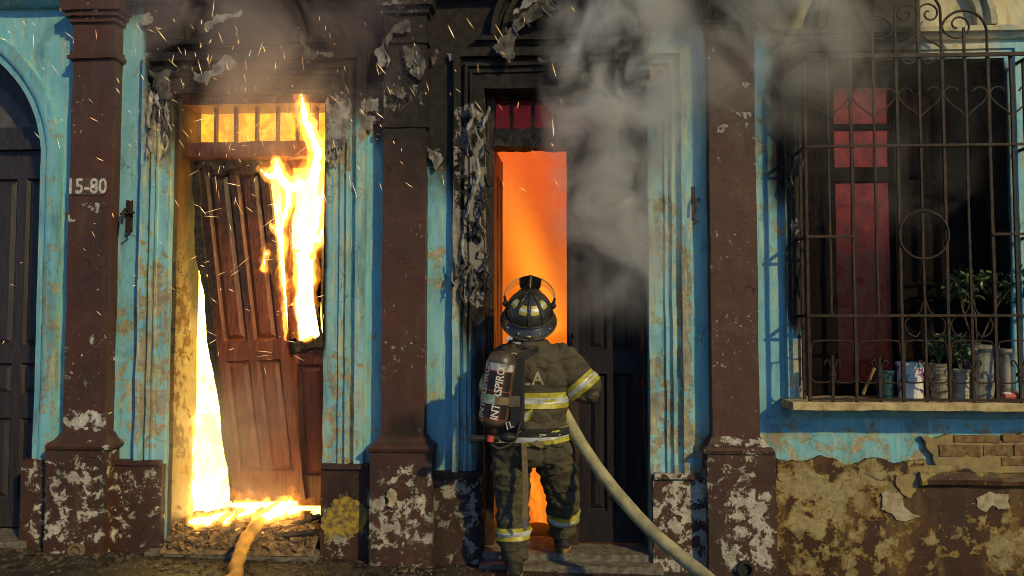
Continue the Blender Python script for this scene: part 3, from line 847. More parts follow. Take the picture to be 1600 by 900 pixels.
# frame and transom of the first doorway
FRM = paint_mat('scorched_ochre_jamb', (.15, .075, .02), (.22, .13, .05), (.11, .055, .02), bias=.08, psc=14, off=41, stain=(.12, .06, .02), stain_amt=.6)
m = MB().box(D1L + .003, D1L + .03, .012, .34, F1 - .05, D1H - .003, .06)
build('door_jamb', m, FRM, house, wob=.004, marked=True)
m = MB().box(D1R - .016, D1R - .003, .012, .34, F1 - .05, D1H - .003, .06)
build('door_jamb', m, FRM, house, wob=.004, marked=True)
m = MB().box(D1L + .03, D1R - .016, .06, .3, Z(166, 400, .12), D1H - .003, .05)
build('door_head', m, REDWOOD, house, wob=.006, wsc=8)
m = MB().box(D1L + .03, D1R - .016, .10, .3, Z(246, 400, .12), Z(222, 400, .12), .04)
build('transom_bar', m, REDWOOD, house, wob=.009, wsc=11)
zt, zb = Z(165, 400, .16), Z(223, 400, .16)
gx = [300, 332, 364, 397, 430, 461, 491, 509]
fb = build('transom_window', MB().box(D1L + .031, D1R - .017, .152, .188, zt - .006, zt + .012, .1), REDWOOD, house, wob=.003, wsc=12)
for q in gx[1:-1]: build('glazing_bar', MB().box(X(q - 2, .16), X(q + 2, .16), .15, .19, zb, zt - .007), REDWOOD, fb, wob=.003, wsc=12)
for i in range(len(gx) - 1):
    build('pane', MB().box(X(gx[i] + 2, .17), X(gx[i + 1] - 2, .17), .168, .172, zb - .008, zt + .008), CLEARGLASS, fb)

# arched door at the left edge: two dark leaves under a round-headed top
lw = D0W - .03
hl = Z(236, 30, .2) - F0
for s in (1, -1):
    x0 = D0C if s > 0 else D0C - lw
    lf = make_leaf(lw - .005, hl, lambda u, v, d: (x0 + u + .002 * s, .2 + d, F0 + v), DARKDOOR, [(0, .07), (.285, .345), (.43, .475), (.925, 1)], stile=.085, mids=(.40, .70), th=.05, marked=False)
m = MB().box(D0C - D0W + .01, D0C + D0W - .01, .15, .27, F0 + hl, F0 + hl + .03)
m.box(D0C - D0W + .01, D0C + D0W - .01, .16, .26, F0 + hl + .03, F0 + hl + .075)
build('transom_bar', m, DARKDOOR, house)
m = MB()
aa = [math.pi * i / 30 for i in range(31)]
zz0 = F0 + hl + .075
def arcpt(r, a): return (D0C + r * math.cos(a), max(zz0, D0S + r * math.sin(a)))
o_ = [arcpt(D0W - .01, a) for a in aa]; i_ = [(D0C + (D0W - .17) * math.cos(a), max(zz0 + .10, D0S + (D0W - .17) * math.sin(a))) for a in aa]
m.add([(x, .2, z) for x, z in o_] + [(x, .2, z) for x, z in i_] + [(x, .23, z) for x, z in i_], [(k, k + 1, 32 + k, 31 + k) for k in range(30)] + [(31 + k, 32 + k, 63 + k, 62 + k) for k in range(30)])
m.add([(o_[0][0], .2, o_[0][1]), (o_[-1][0], .2, o_[-1][1]), (i_[-1][0], .2, i_[-1][1]), (i_[0][0], .2, i_[0][1])], [(0, 1, 2, 3)])
fan = build('fanlight', m, DARKDOOR, house, recalc=False)
m = MB().add([(x, .232, z) for x, z in i_], [tuple(range(31))])
build('panel', m, simple('greyed_fanlight_panel', (.11, .10, .11), .5), fan)

# ------------------------------------------------------------------ window
YW = .22
zs, zh = 1.172, WH - .003
WOODB = wood_mat('scorched_window_wood', (.016, .011, .010), (.007, .006, .006), char=False, rough=.9, spec=.05)
m = MB()
m.box(WL + .004, X(1300, YW, 300), .16, .28, zs, zh, .1)
m.box(X(1393, YW, 300), X(1404, YW, 300), .17, .27, zs, zh, .1)
m.box(X(1300, YW, 300), X(1393, YW, 300), .17, .27, Z(135, 1350, YW), zh, .1)
m.box(WR - .03, WR - .004, .17, .27, zs, zh, .1)
m.box(X(1300, YW, 300), X(1393, YW, 300), .18, .26, Z(285, 1350, YW), Z(263, 1350, YW), .1)
m.box(X(1300, YW, 300), X(1393, YW, 300), .18, .26, zs, zs + .09, .1)
win = build('window', m, WOODB, house, wob=.003, wsc=9)
m = MB().box(X(1300, YW, 300), X(1393, YW, 300), .19, .25, Z(203, 1350, YW), Z(195, 1350, YW))
build('glazing_bar', m, WOODB, win)
for (a, b) in ((136, 195), (203, 262), (286, 600)):
    build('pane', MB().box(X(1300, YW, 300) - .01, X(1393, YW, 300) + .01, .22, .225, Z(b, 1350, YW) if b < 500 else zs + .08, Z(a, 1350, YW)), REDGLASS, win)
xa2, xb2 = X(1404, YW, 300), WR - .03
make_leaf(xb2 - xa2 - .004, zh - zs - .01, lambda u, v, d: (xa2 + .002 + u, .21 + d, zs + .004 + v), WOODB, [(0, .06), (.30, .34), (.62, .66), (.95, 1)], stile=.06, name='window_shutter', marked=False)
make_leaf(.30, zh - zs - .02, lambda u, v, d: (WL + .035 + d + u * .1, .06 + u * .45, zs + .006 + v), WOODB, [(0, .06), (.48, .53), (.95, 1)], stile=.045, mids=(), name='window_shutter', marked=False, th=.03)
# sill
m = MB()
sx0, sx1 = X(1238, -.24, 632), WR + .42
n = 40
sp = [(.0, -.245), (.004, -.25), (.045, -.25), (.052, -.24), (.055, .15)]
for i in range(n):
    a, b = sx0 + (sx1 - sx0) * i / n, sx0 + (sx1 - sx0) * (i + 1) / n
    for j in range(len(sp) - 1):
        m.add([(a, sp[j][1], 1.118 + sp[j][0]), (b, sp[j][1], 1.118 + sp[j][0]), (b, sp[j + 1][1], 1.118 + sp[j + 1][0]), (a, sp[j + 1][1], 1.118 + sp[j + 1][0])], [(0, 1, 2, 3)])
    m.add([(a, -.245, 1.118), (b, -.245, 1.118), (b, .0, 1.118), (a, .0, 1.118)], [(0, 1, 2, 3)])
for xx in (sx0, sx1): m.add([(xx, q[1], 1.118 + q[0]) for q in sp] + [(xx, .15, 1.118)], [tuple(range(6))])
build('window_sill', m, SILLM, house, wob=.005, wsc=9, bevel=0)
m = MB().sweep([(sx0 + .04 + (sx1 - sx0 - .08) * i / 20, 1.045, 0, 1) for i in range(21)], [(0, -.01), (0, .03), (.03, .06), (.05, .10), (.07, .12), (.071, -.01)])
build('sill_moulding', m, TRIM, house, wob=.004, marked=True)

# ------------------------------------------------------------------ wrought-iron cage over the window
YG = -.21
BX = [X(1265 + 36.6 * i, YG, 600) for i in range(11)]
def GZp(py): return Z(py, 1430, YG)
ZB, ZT = 1.168, GZp(88)
grille = MB()
def rail(z, i0, i1, r=.010): return MB().box(BX[i0] - .012, BX[i1] + .012, YG - r - .011, YG - .011 + r * .2, z - r, z + r)
main = build('window_grille', rail(ZT, 0, 10, .012), IRON, house, wob=.002, wsc=8)
main['label'] = 'rusty wrought-iron cage with scrolled crest over the window'
def gpart(nm, mb, wob=.0015): return build(nm, mb, IRON, main, wob=wob * 2, wsc=5)
for py in (228, 493): gpart('rail', rail(GZp(py), 0, 10, .008))
gpart('rail', rail(GZp(369), 0, 2, .008)); gpart('rail', rail(GZp(367), 8, 10, .008))
gpart('rail', rail(ZB + .018, 0, 10, .008))
def bar(i, z0, z1, r=.0088): return MB().box(BX[i] - r, BX[i] + r, YG - r, YG + r, z0, z1, .3)
for i in range(11):
    if i in (0, 2, 4, 6, 8, 10): gpart('bar', bar(i, ZB, GZp(88)))
    elif i in (5, 7, 9):
        gpart('bar', bar(i, ZB, GZp(88), .0075))
    else:
        gpart('bar', bar(i, ZB, GZp(556), .008))
        gpart('bar', bar(i, GZp(493), GZp(88), .0065))
def gp(i, dpx, py, y=YG): return Vector((BX[i] + dpx / 243.0, y, GZp(py)))
def smooth_path(pts, k=5):
    pts = [Vector(p) for p in pts]; out = []
    for i in range(len(pts) - 1):
        p0, p1, p2, p3 = pts[max(i - 1, 0)], pts[i], pts[i + 1], pts[min(i + 2, len(pts) - 1)]
        for j in range(k):
            t = j / k
            out.append(.5 * ((2 * p1) + (p2 - p0) * t + (2 * p0 - 5 * p1 + 4 * p2 - p3) * t * t + (3 * p1 - p0 - 3 * p2 + p3) * t ** 3))
    out.append(pts[-1]); return out
def wire(nm, pts, r=.0062, k=5): return gpart(nm, MB().tube(smooth_path(pts, k), r, 7))
# finials, hoops and curls along the foot
for i in (1, 3, 5, 7, 9):
    for s in (-1, 1):
        wire('curl', [gp(i, s * 2, 590), gp(i, s * 3, 574), gp(i, s * 8, 563), gp(i, s * 12, 566), gp(i, s * 11, 571)], .0048)
    if i < 4: gpart('finial', MB().ball(gp(i, 0, 556), (.014, .014, .007), 8, 5))
    gpart('collar', MB().box(BX[i] - .016, BX[i] + .016, YG - .016, YG + .016, GZp(588), GZp(582)))
for i in range(10):
    wire('hoop', [gp(i, 2, 586), gp(i, 4, 595), gp(i, 10, 598), gp(i + 1, -10, 598), gp(i + 1, -4, 595), gp(i + 1, -2, 586)], .005, 4)
for i in (0, 2, 4, 6, 8):
    wire('hoop', [gp(i, 2, 586), gp(i, 4, 540), gp(i, 12, 533), gp(i + 1, 0, 532), gp(i + 2, -12, 533), gp(i + 2, -4, 540), gp(i + 2, -2, 586)], .0055, 4)
for i in (5, 7):
    for s in (-1, 1):
        wire('scroll', [gp(i, s * 2, 470), gp(i, s * 8, 488), gp(i, s * 22, 495), gp(i, s * 30, 505), gp(i, s * 26, 520), gp(i, s * 14, 526), gp(i, s * 8, 518)], .0055)
# hearts under the top rail
for i in (1, 3, 5, 7, 9):
    for s in (-1, 1):
        wire('scroll', [gp(i, s * 1, 182), gp(i, s * 12, 172), gp(i, s * 26, 160), gp(i, s * 32, 148), gp(i, s * 27, 139), gp(i, s * 17, 138), gp(i, s * 11, 144)], .006)
    if i in (5,):
        for s in (-1, 1): wire('scroll', [gp(i, s * 3, 92), gp(i, s * 12, 100), gp(i, s * 22, 97), gp(i, s * 27, 91)], .006)
# rings
def ring_part(c, r, t=.008, n=36):
    pts = [Vector((c.x + r * math.cos(2 * math.pi * j / n), c.y, c.z + r * math.sin(2 * math.pi * j / n))) for j in range(n + 1)]
    gpart('ring', MB().tube(pts, t, 7))
ring_part(Vector((BX[5], YG - .01, GZp(367))), .152)
# crest
def arch(i0, i1, py, nm='crest_arch'):
    c = (BX[i0] + BX[i1]) / 2; r = (BX[i1] - BX[i0]) / 2; zt = GZp(py) - r
    pts = [Vector((BX[i0], YG, ZT)), Vector((BX[i0], YG, zt))]
    pts += [Vector((c - r * math.cos(math.pi * j / 20), YG, zt + r * math.sin(math.pi * j / 20))) for j in range(1, 20)]
    pts += [Vector((BX[i1], YG, zt)), Vector((BX[i1], YG, ZT))]
    gpart(nm, MB().tube(pts, .0085, 7))
def spiral(c, r0, r1, a0, a1, n=26):
    return [Vector((c.x + (r0 + (r1 - r0) * j / n) * math.cos(a0 + (a1 - a0) * j / n), c.y, c.z + (r0 + (r1 - r0) * j / n) * math.sin(a0 + (a1 - a0) * j / n))) for j in range(n + 1)]
arch(2, 4, 22); arch(6, 8, 18); arch(4, 6, -14)
gpart('crest_spear', MB().box(BX[5] - .01, BX[5] + .01, YG - .01, YG + .01, ZT, GZp(-60)))
for s in (-1, 1):
    a0 = math.pi * .5
    c = Vector((BX[5] + s * .072, YG, GZp(22)))
    sp_ = spiral(c, .075, .015, math.pi if s > 0 else 0, (math.pi if s > 0 else 0) + s * -2.0 * math.pi * 1.25)
    gpart('scroll', MB().tube(sp_, .0065, 7))
    wire('scroll', [gp(5, s * 2, 52), gp(5, s * 10, 60), gp(5, s * 20, 66), gp(5, s * 32, 74), gp(5, s * 35, 84)], .006)
    wire('curl', [gp(5, s * 1, 46), gp(5, s * 4, 38), gp(5, s * 8, 34)], .005)
for (i, s) in ((3, -1), (7, 1)):
    c = Vector((BX[i] - s * .035, YG, GZp(40)))
    gpart('scroll', MB().tube(spiral(c, .10, .02, math.pi if s > 0 else 0, (math.pi if s > 0 else 0) + s * 2 * math.pi * 1.2), .0065, 7))
    gpart('bar', MB().box(BX[i] - .007, BX[i] + .007, YG - .007, YG + .007, ZT, GZp(44)))
# returns to the wall
for (xx, nm) in ((BX[0], 'l'), (BX[10], 'r')):
    for py in (228, 369, 493, 88):
        gpart('return_rail', MB().box(xx - .009, xx + .009, YG + .01, -.002, GZp(py) - .008, GZp(py) + .008))
    gpart('bar', MB().box(xx - .008, xx + .008, -.03, -.012, ZB, GZp(88)))
    gpart('bar', MB().box(xx - .008, xx + .008, -.115, -.099, ZB, GZp(88)))
    c = Vector((xx, -.07, GZp(455)))
    pts = [Vector((xx, -.108 + .07 * math.sin(g_), GZp(440) + .12 * math.cos(g_))) for g_ in [math.pi * j / 12 for j in range(13)]]
    gpart('scroll', MB().tube(pts, .006, 6))

# ------------------------------------------------------------------ pots and plants on the sill
SZ = 1.175
def lathe(c, prof, n=20, rib=0.0, ribn=0):
    m = MB()
    rr = []
    for (r, z) in prof:
        rr.append(((c[0], c[1], c[2] + z), (r, 0, 0), (0, r, 0)))
    return m.rings(rr, n)
def pot(px0, px1, pytop, y, mat, label, taper=.82, rim=.012, ribbed=False, extra=None, nm='plant_pot', cat='pot'):
    x0, x1 = X(px0, y, 590), X(px1, y, 590)
    h = Z(pytop, (px0 + px1) / 2, y) - SZ; r = (x1 - x0) / 2; cx = (x0 + x1) / 2
    t = thing(nm, (cx, y, SZ), label, cat, 'pots along the window sill')
    prof = [(r * taper * .9, 0), (r * taper, .004)]
    k = 14 if ribbed else 3
    for i in range(1, k + 1):
        f = i / k
        rr = r * (taper + (1 - taper) * f)
        prof.append((rr + (.003 if ribbed and i % 2 else 0), h * .92 * f))
    prof += [(r + rim * .6, h * .925), (r + rim * .6, h), (r - .004, h), (r - .012, h * .93)]
    build('pot_body', lathe((cx, y, SZ), prof, 22), mat, t, smooth=False)
    soil = MB().rings([((cx, y, SZ + h * .90), (r * .9, 0, 0), (0, r * .9, 0)), ((cx, y, SZ + h * .935), (r * .86, 0, 0), (0, r * .86, 0)), ((cx, y, SZ + h * .95), (r * .4, 0, 0), (0, r * .4, 0))], 14)
    build('soil', soil, simple('pot_soil', (.035, .024, .016), .95, sc=40), t, wob=.004, wsc=20)
    return t, Vector((cx, y, SZ + h * .94)), r
def printed():
    t = NT('printed_flower_pot')
    n = t.noise(t.pos(), 12, 3, .5, .6); n2 = t.noise(t.pos(off=(4, 2, 7)), 14, 3, .5, .6)
    c = t.mix(t.ramp(n, .56, .6), (.72, .72, .70), (.30, .09, .34))
    c = t.mix(t.ramp(n2, .58, .62), c, (.08, .34, .33))
    t.bsdf(c, .45)
    return t.m
WHITEP = simple('white_pot_glaze', (.46, .42, .32), .6, sc=14, col2=(.16, .13, .09))
GREYP = simple('grey_bucket', (.30, .30, .27), .6, sc=12, col2=(.10, .09, .08))
WOVEN = simple('woven_pot', (.36, .31, .22), .85, sc=26, col2=(.12, .10, .07))
TEALP = simple('dark_teal_pot', (.03, .09, .10), .5)
p1 = pot(1402, 1442, 566, -.07, printed(), 'white pot printed with purple and teal flowers', .9)
p2 = pot(1452, 1484, 568, -.06, WOVEN, 'ribbed woven cream pot beside the flower-printed pot', .84, ribbed=True)
p3 = pot(1488, 1513, 577, -.12, WHITEP, 'small ribbed off-white pot in front of the bucket', .88, ribbed=True)
p4 = pot(1502, 1556, 538, .0, GREYP, 'large grey bucket holding the leafy shrub', .74, rim=.02)
p5 = pot(1561, 1584, 545, -.05, WHITEP, 'tall narrow cream pot right of the grey bucket', .85)
p6 = pot(1368, 1397, 578, -.02, TEALP, 'dark teal pot left of the flower-printed pot', .85)
p7 = pot(1590, 1625, 488, .02, WHITEP, 'tall cream urn at the right end of the sill', .7)
def leaf_mat(name, a, b):
    t = NT(name)
    n = t.noise(t.pos(), 18, 3, .5)
    bs = t.bsdf(t.mix(t.ramp(n, .35, .65), a, b), .45)
    return t.m
LEAF = leaf_mat('shrub_leaf', (.085, .115, .035), (.040, .065, .022))
LEAF2 = leaf_mat('succulent_leaf', (.10, .15, .06), (.05, .09, .045))
STEM = simple('plant_stem', (.12, .09, .05), .8)
def leaves(mb, c, rad, n, size, rnd, droop=.3):
    for k in range(n):
        while True:
            d = Vector((rnd.uniform(-1, 1), rnd.uniform(-1, 1), rnd.uniform(-1, 1)))
            if .25 < d.length < 1: break
        if mnoise.noise(Vector((d.x * 2.2, d.y * 2.2, d.z * 2.2)) + c) < -.12: continue
        p = c + Vector((d.x * rad[0], d.y * rad[1], d.z * rad[2]))
        ax = (Vector((d.x, d.y, d.z * .5 - droop)) + Vector((rnd.gauss(0, .5), rnd.gauss(0, .5), rnd.gauss(0, .4)))).normalized()
        sd = ax.cross(Vector((rnd.gauss(0, 1), rnd.gauss(0, 1), rnd.gauss(0, 1)))).normalized()
        nn = ax.cross(sd)
        L = size * rnd.uniform(.7, 1.3); W = L * .26
        mb.add([p, p + ax * L * .35 + sd * W - nn * L * .06, p + ax * L * .75 + sd * W * .7 - nn * L * .03, p + ax * L - nn * L * .08, p + ax * L * .75 - sd * W * .7 - nn * L * .03, p + ax * L * .35 - sd * W - nn * L * .06, p + ax * L * .5 + nn * L * .05], [(0, 1, 6), (1, 2, 6), (2, 3, 6), (3, 4, 6), (4, 5, 6), (5, 0, 6)])
def shrub(base, crowns, n, size, label, nm, mat, seed, stems=True):
    t = thing(nm, base, label, 'plant', 'plants on the window sill')
    rnd = random.Random(seed)
    m = MB()
    for (c, rad, k) in crowns: leaves(m, c, rad, int(n * k), size, rnd)
    f = build('foliage', m, mat, t, dedupe=False, recalc=False); f['kind'] = 'stuff'
    m = MB()
    for (c, rad, k) in crowns:
        m.tube(smooth_path([base, base.lerp(c, .4) + Vector((rnd.uniform(-.02, .02), 0, 0)), c], 4), .006, 6)
        for q in range(5):
            e = c + Vector((rnd.uniform(-1, 1) * rad[0], rnd.uniform(-1, 1) * rad[1], rnd.uniform(-.6, 1) * rad[2])) * .75
            m.tube([base.lerp(c, .7), e], .003, 5)
    build('stem', m, STEM, t)
    return t
b4 = p4[1]
shrub(b4, [(P(1520, 440, .0), (.15, .10, .10), 1.0), (P(1575, 445, .0), (.13, .10, .12), .9), (P(1496, 452, -.02), (.08, .08, .08), .5)], 210, .045, 'dark leafy shrub growing out of the grey bucket', 'potted_shrub', LEAF, 3)
shrub(p3[1], [(P(1496, 540, -.1), (.09, .07, .09), 1.0), (P(1475, 535, -.1), (.08, .06, .08), .6)], 130, .05, 'low round-leaved plant in the small off-white pot', 'potted_plant', LEAF2, 5)
# grassy plant with long blades
t = thing('potted_plant', p2[1], 'spiky plant with long blades in the woven pot', 'plant', 'plants on the window sill')
m = MB(); rnd = random.Random(9)
for k in range(16):
    a = rnd.uniform(0, 2 * math.pi); L = rnd.uniform(.12, .24); o = p2[1]
    d = Vector((math.cos(a), math.sin(a) * .6, 0))
    pts = [o + d * L * f * f * .6 + Vector((0, 0, L * f * (1.25 - .5 * f))) for f in (0, .25, .5, .75, 1)]
    m.tube(pts, [.006, .007, .006, .004, .001], 5, flat=.3)
build('blade_leaves', m, LEAF2, t)['kind'] = 'stuff'
# paper cup lying at the right end
cpos = P(1580, 616, -.17)
cup = MB().rings([((cpos.x - .05, -.17, SZ + .03), (0, .026, 0), (0, 0, .026)), ((cpos.x + .045, -.17, SZ + .032), (0, .033, 0), (0, 0, .033)), ((cpos.x + .05, -.17, SZ + .032), (0, .035, 0), (0, 0, .035)), ((cpos.x + .046, -.17, SZ + .032), (0, .03, 0), (0, 0, .03)), ((cpos.x - .03, -.17, SZ + .03), (0, .024, 0), (0, 0, .024))], 16)
t = NT('red_white_cup'); n = t.noise(t.pos(), 16, 2); t.bsdf(t.mix(t.ramp(n, .5, .54), (.7, .68, .64), (.5, .08, .06)), .5)
tag(build('paper_cup', cup, t.m), 'crumpled red and white paper cup lying on the sill', 'cup')
m = MB().tube([P(1348, 616, -.05), P(1366, 575, -.03)], .012, 8)
tag(build('wooden_stake', m, simple('yellow_wood', (.28, .19, .06), .8)), 'short yellow wooden stake leaning among the pots', 'stake')
# ------------------------------------------------------------------ fusing many rounded pieces into one skin
def fuse(mb, voxel, it=2, fac=.5):
    me = bpy.data.meshes.new('tmp'); me.from_pydata(mb.v, [], mb.f)
    bm = bmesh.new(); bm.from_mesh(me); bmesh.ops.recalc_face_normals(bm, faces=bm.faces); bm.to_mesh(me); bm.free()
    ob = bpy.data.objects.new('tmp', me); COL.objects.link(ob)
    r = ob.modifiers.new('r', 'REMESH'); r.mode = 'VOXEL'; r.voxel_size = voxel
    if it:
        s = ob.modifiers.new('s', 'SMOOTH'); s.iterations = it; s.factor = fac
    dg = bpy.context.evaluated_depsgraph_get()
    out = bpy.data.meshes.new_from_object(ob.evaluated_get(dg))
    bpy.data.objects.remove(ob); bpy.data.meshes.remove(me)
    return out
def from_mesh(name, me, mat, parent=None, smooth=True):
    me.name = name
    me.materials.clear(); me.materials.append(mat)
    me.polygons.foreach_set('use_smooth', [smooth] * len(me.polygons))
    o = bpy.data.objects.new(name, me); COL.objects.link(o); keep(o, parent)
    return o
def displace(me, fn):
    n = len(me.vertices)
    co = np.empty(n * 3); me.vertices.foreach_get('co', co); co = co.reshape(-1, 3)
    no = np.empty(n * 3, dtype=np.float32); me.vertex_normals.foreach_get('vector', no); no = no.reshape(-1, 3)
    d = np.array([fn(Vector(c), Vector(q)) for c, q in zip(co, no)])
    me.vertices.foreach_set('co', (co + no * d[:, None]).ravel()); me.update()

# ------------------------------------------------------------------ fire
def fire_mat(name, lo, hi, slo, shi, sc=6, zfall=None, transp=None):
    t = NT(name)
    n = t.noise(t.pos(scale=(1, 1, .45)), sc, 5, .6, 1.2)
    f = t.ramp(n, .36, .62)
    if zfall:
        z = t.n('ShaderNodeSeparateXYZ'); t.set(z.inputs[0], t.n('ShaderNodeNewGeometry').outputs['Position'])
        f = t.math('MULTIPLY', t.math('ADD', t.math('MULTIPLY', f, zfall[2]), 1 - zfall[2]), t.math('SUBTRACT', 1.0, t.math('MULTIPLY', t.ramp(z.outputs[2], zfall[0], zfall[1]), zfall[3])))
    e = t.n('ShaderNodeEmission')
    lo_ = t.mix(t.ramp(t.noise(t.pos(scale=(1, 1, .7), off=(2, 3, 4)), sc * 1.3, 4, .6, 1.5), .36, .58), lo, (1.0, .22, .006)) if zfall else lo
    t.set(e.inputs[0], t.mix(f, lo_, hi))
    t.set(e.inputs[1], t.math('ADD', slo, t.math('MULTIPLY', f, shi - slo)))
    if transp is None: t.t.links.new(e.outputs[0], t.out.inputs[0])
    else:
        tr = t.n('ShaderNodeBsdfTransparent'); mx = t.n('ShaderNodeMixShader')
        t.set(mx.inputs[0], t.math('MULTIPLY', t.ramp(n, .3, .7), transp))
        t.t.links.new(tr.outputs[0], mx.inputs[1]); t.t.links.new(e.outputs[0], mx.inputs[2]); t.t.links.new(mx.outputs[0], t.out.inputs[0])
    return t.m
FIREBACK = fire_mat('blaze_in_room', (1.0, .50, .012), (1.0, .74, .16), 1.15, 9.0, 4.2, zfall=(2.4, 3.0, .35, .86))
FIREWHITE = fire_mat('white_hot_flame', (1.0, .60, .10), (1.0, .72, .26), 7.0, 17.0, 9)
def flame_air(name, col, k, sc, lo):
    t = NT(name); e = t.n('ShaderNodeEmission'); e.inputs[0].default_value = (*col, 1)
    n = t.noise(t.pos(scale=(1, 1, .4)), sc, 3, .6, 1.5)
    t.set(e.inputs[1], t.math('MULTIPLY', t.math('ADD', lo, t.math('MULTIPLY', t.ramp(n, .36, .64), 1 - lo)), k))
    t.t.links.new(e.outputs[0], t.out.inputs['Volume'])
    return t.m
FIRESHELL = flame_air('yellow_flame_air_close', (1.0, .46, .06), 46.0, 9, .25)
FIREGLOW = flame_air('orange_flame_veil', (1.0, .27, .014), 11.0, 7, .0)
m = MB().box(D1L - .6, D1R + .4, .85, 1.3, F1 - .06, 3.75, .06)
o = build('fire', m, FIREBACK, None, wob=.07, wsc=2.5, smooth=True)
tag(o, 'wall of yellow-white fire filling the room behind the first doorway', 'fire', kind='stuff')
def flame(specs, y, label, seed, yj=.02, voxel=.011, shell=1.35):
    c = MB(); s = MB(); g2 = MB()
    lst = []
    for chain in specs:
        for i in range(len(chain) - 1):
            (a, b, r), (a2, b2, r2) = chain[i], chain[i + 1]
            k = max(2, int(math.hypot(a2 - a, b2 - b) / max(2.0, min(r, r2) * .7)))
            for j in range(k):
                f = j / k
                lst.append((a + (a2 - a) * f, b + (b2 - b) * f, r + (r2 - r) * f))
        lst.append(chain[-1])
    for (a, b, r) in lst:
        p = P(a, b, y + .03 * mnoise.noise((a * .03, b * .03, seed)))
        R = max(.007, r / 228.0)
        c.ball(p, (max(.004, R * .62 - .004), max(.004, R * .45), max(.006, R * .8)), 8, 6)
        s.ball(p, (R * 1.25 + .008, R * .9 + .012, R * 1.25 + .014), 8, 6)
        g2.ball((p.x, p.y, p.z + .02), (R * 1.6 + .024, R + .022, R * 1.7 + .045), 8, 6)
    def lick(q, nn):
        w = Vector((q.x * 16, q.y * 16, q.z * 8 + seed))
        return .017 * mnoise.noise(w) + .012 * mnoise.noise(w * 2.6)
    mc = fuse(c, voxel, 2); displace(mc, lick)
    ms = fuse(s, voxel, 2); displace(ms, lambda q, nn: 1.6 * lick(q, nn))
    t = thing('flame', P(specs[0][0][0], specs[0][0][1], y), label, 'flame', 'flames in the first doorway')
    t['kind'] = 'stuff'
    from_mesh('flame_core', mc, FIREWHITE, t)
    from_mesh('flame_edge', ms, FIRESHELL, t)
    mg = fuse(g2, voxel * 1.2, 2); displace(mg, lambda q, nn: 2.6 * lick(q, nn) + .02 * mnoise.noise(Vector((q.x * 7, q.y * 7, q.z * 4 + seed))))
    from_mesh('flame_veil', mg, FIREGLOW, t)
    return t
flame([[(480, 522, 8), (476, 480, 9), (478, 440, 11), (474, 405, 14), (484, 370, 17), (488, 330, 19), (486, 296, 20), (494, 262, 13), (497, 238, 10), (489, 214, 10), (478, 192, 10), (474, 172, 9), (472, 156, 5), (470, 144, 2)],
       [(486, 300, 14), (466, 290, 13), (450, 296, 11), (436, 272, 10), (432, 255, 7), (428, 245, 3)], [(436, 272, 8), (420, 276, 6), (410, 268, 3), (404, 262, 1.5)],
       [(450, 296, 10), (450, 318, 8), (444, 340, 6), (440, 366, 6), (441, 395, 5), (443, 430, 3.5), (445, 480, 2.6), (447, 528, 2)],
       [(440, 366, 6), (430, 360, 5), (423, 352, 2)], [(488, 330, 12), (500, 318, 8), (504, 300, 5)], [(484, 370, 10), (498, 376, 8), (503, 360, 4)], [(470, 405, 8), (460, 392, 4)]],
      .045, 'tall white-hot flame climbing the split door towards the transom', 3)
flame([[(414, 420, 2.5), (413, 410, 3), (416, 396, 1.5)]], .16, 'small lick of flame at the middle of the charred leaf', 5, voxel=.008)
flame([[(308, 800, 14), (306, 770, 12), (304, 730, 9), (306, 690, 7), (308, 650, 4)], [(330, 800, 12), (328, 775, 8), (322, 750, 4)], [(290, 805, 8), (292, 775, 5), (294, 740, 2)]], .30, 'white flame rising in the gap beside the tilted leaf', 7)
flame([[(366, 790, 5), (390, 791, 6), (415, 789, 4)], [(414, 812, 6), (428, 803, 9), (443, 793, 8), (453, 784, 4)], [(396, 818, 4), (408, 809, 5), (418, 800, 3)], [(372, 806, 4), (386, 800, 5), (398, 797, 3)], [(352, 816, 3), (362, 806, 4), (368, 798, 2)]], -.04, 'low flames licking over the rubble under the door', 9, voxel=.009)
flame([[(450, 801, 3), (464, 797, 5), (480, 793, 3)]], -.02, 'little flame lying on the rubble at the right', 11, voxel=.008)
flame([[(296, 816, 5), (318, 812, 7), (338, 808, 6), (352, 800, 4)], [(312, 826, 3), (324, 820, 4), (332, 814, 2)]], -.02, 'flames along the rubble at the foot of the bright gap', 13, voxel=.009)

def glow_volume(name, x0, x1, y0, y1, z0, z1, col, strength, label, zgrad=None):
    t = NT(name + '_air')
    e = t.n('ShaderNodeEmission'); e.inputs[0].default_value = (*col, 1)
    if zgrad:
        z = t.n('ShaderNodeSeparateXYZ'); t.set(z.inputs[0], t.n('ShaderNodeNewGeometry').outputs['Position'])
        f = t.math('ADD', zgrad[2], t.math('MULTIPLY', t.ramp(z.outputs[2], zgrad[0], zgrad[1]), 1 - zgrad[2]))
        t.set(e.inputs[1], t.math('MULTIPLY', f, strength))
    else: e.inputs[1].default_value = strength
    t.t.links.new(e.outputs[0], t.out.inputs['Volume'])
    o = build(name, MB().box(x0, x1, y0, y1, z0, z1), t.m)
    return tag(o, label, 'glow', kind='stuff')
t = NT('orange_burning_air')
e = t.n('ShaderNodeEmission')
z_ = t.n('ShaderNodeSeparateXYZ'); t.set(z_.inputs[0], t.n('ShaderNodeNewGeometry').outputs['Position'])
nz = t.noise(t.pos(scale=(1, 1, .6)), 1.5, 3, .55, 1.0)
t.set(e.inputs[0], t.mix(t.ramp(t.math('ADD', z_.outputs[2], t.math('MULTIPLY', nz, 1.0)), 2.3, 3.7), (1.0, .195, .010), (1.0, .145, .026)))
t.set(e.inputs[1], t.math('MULTIPLY', t.math('ADD', .55, t.math('MULTIPLY', t.ramp(nz, .3, .7), .9)), .205))
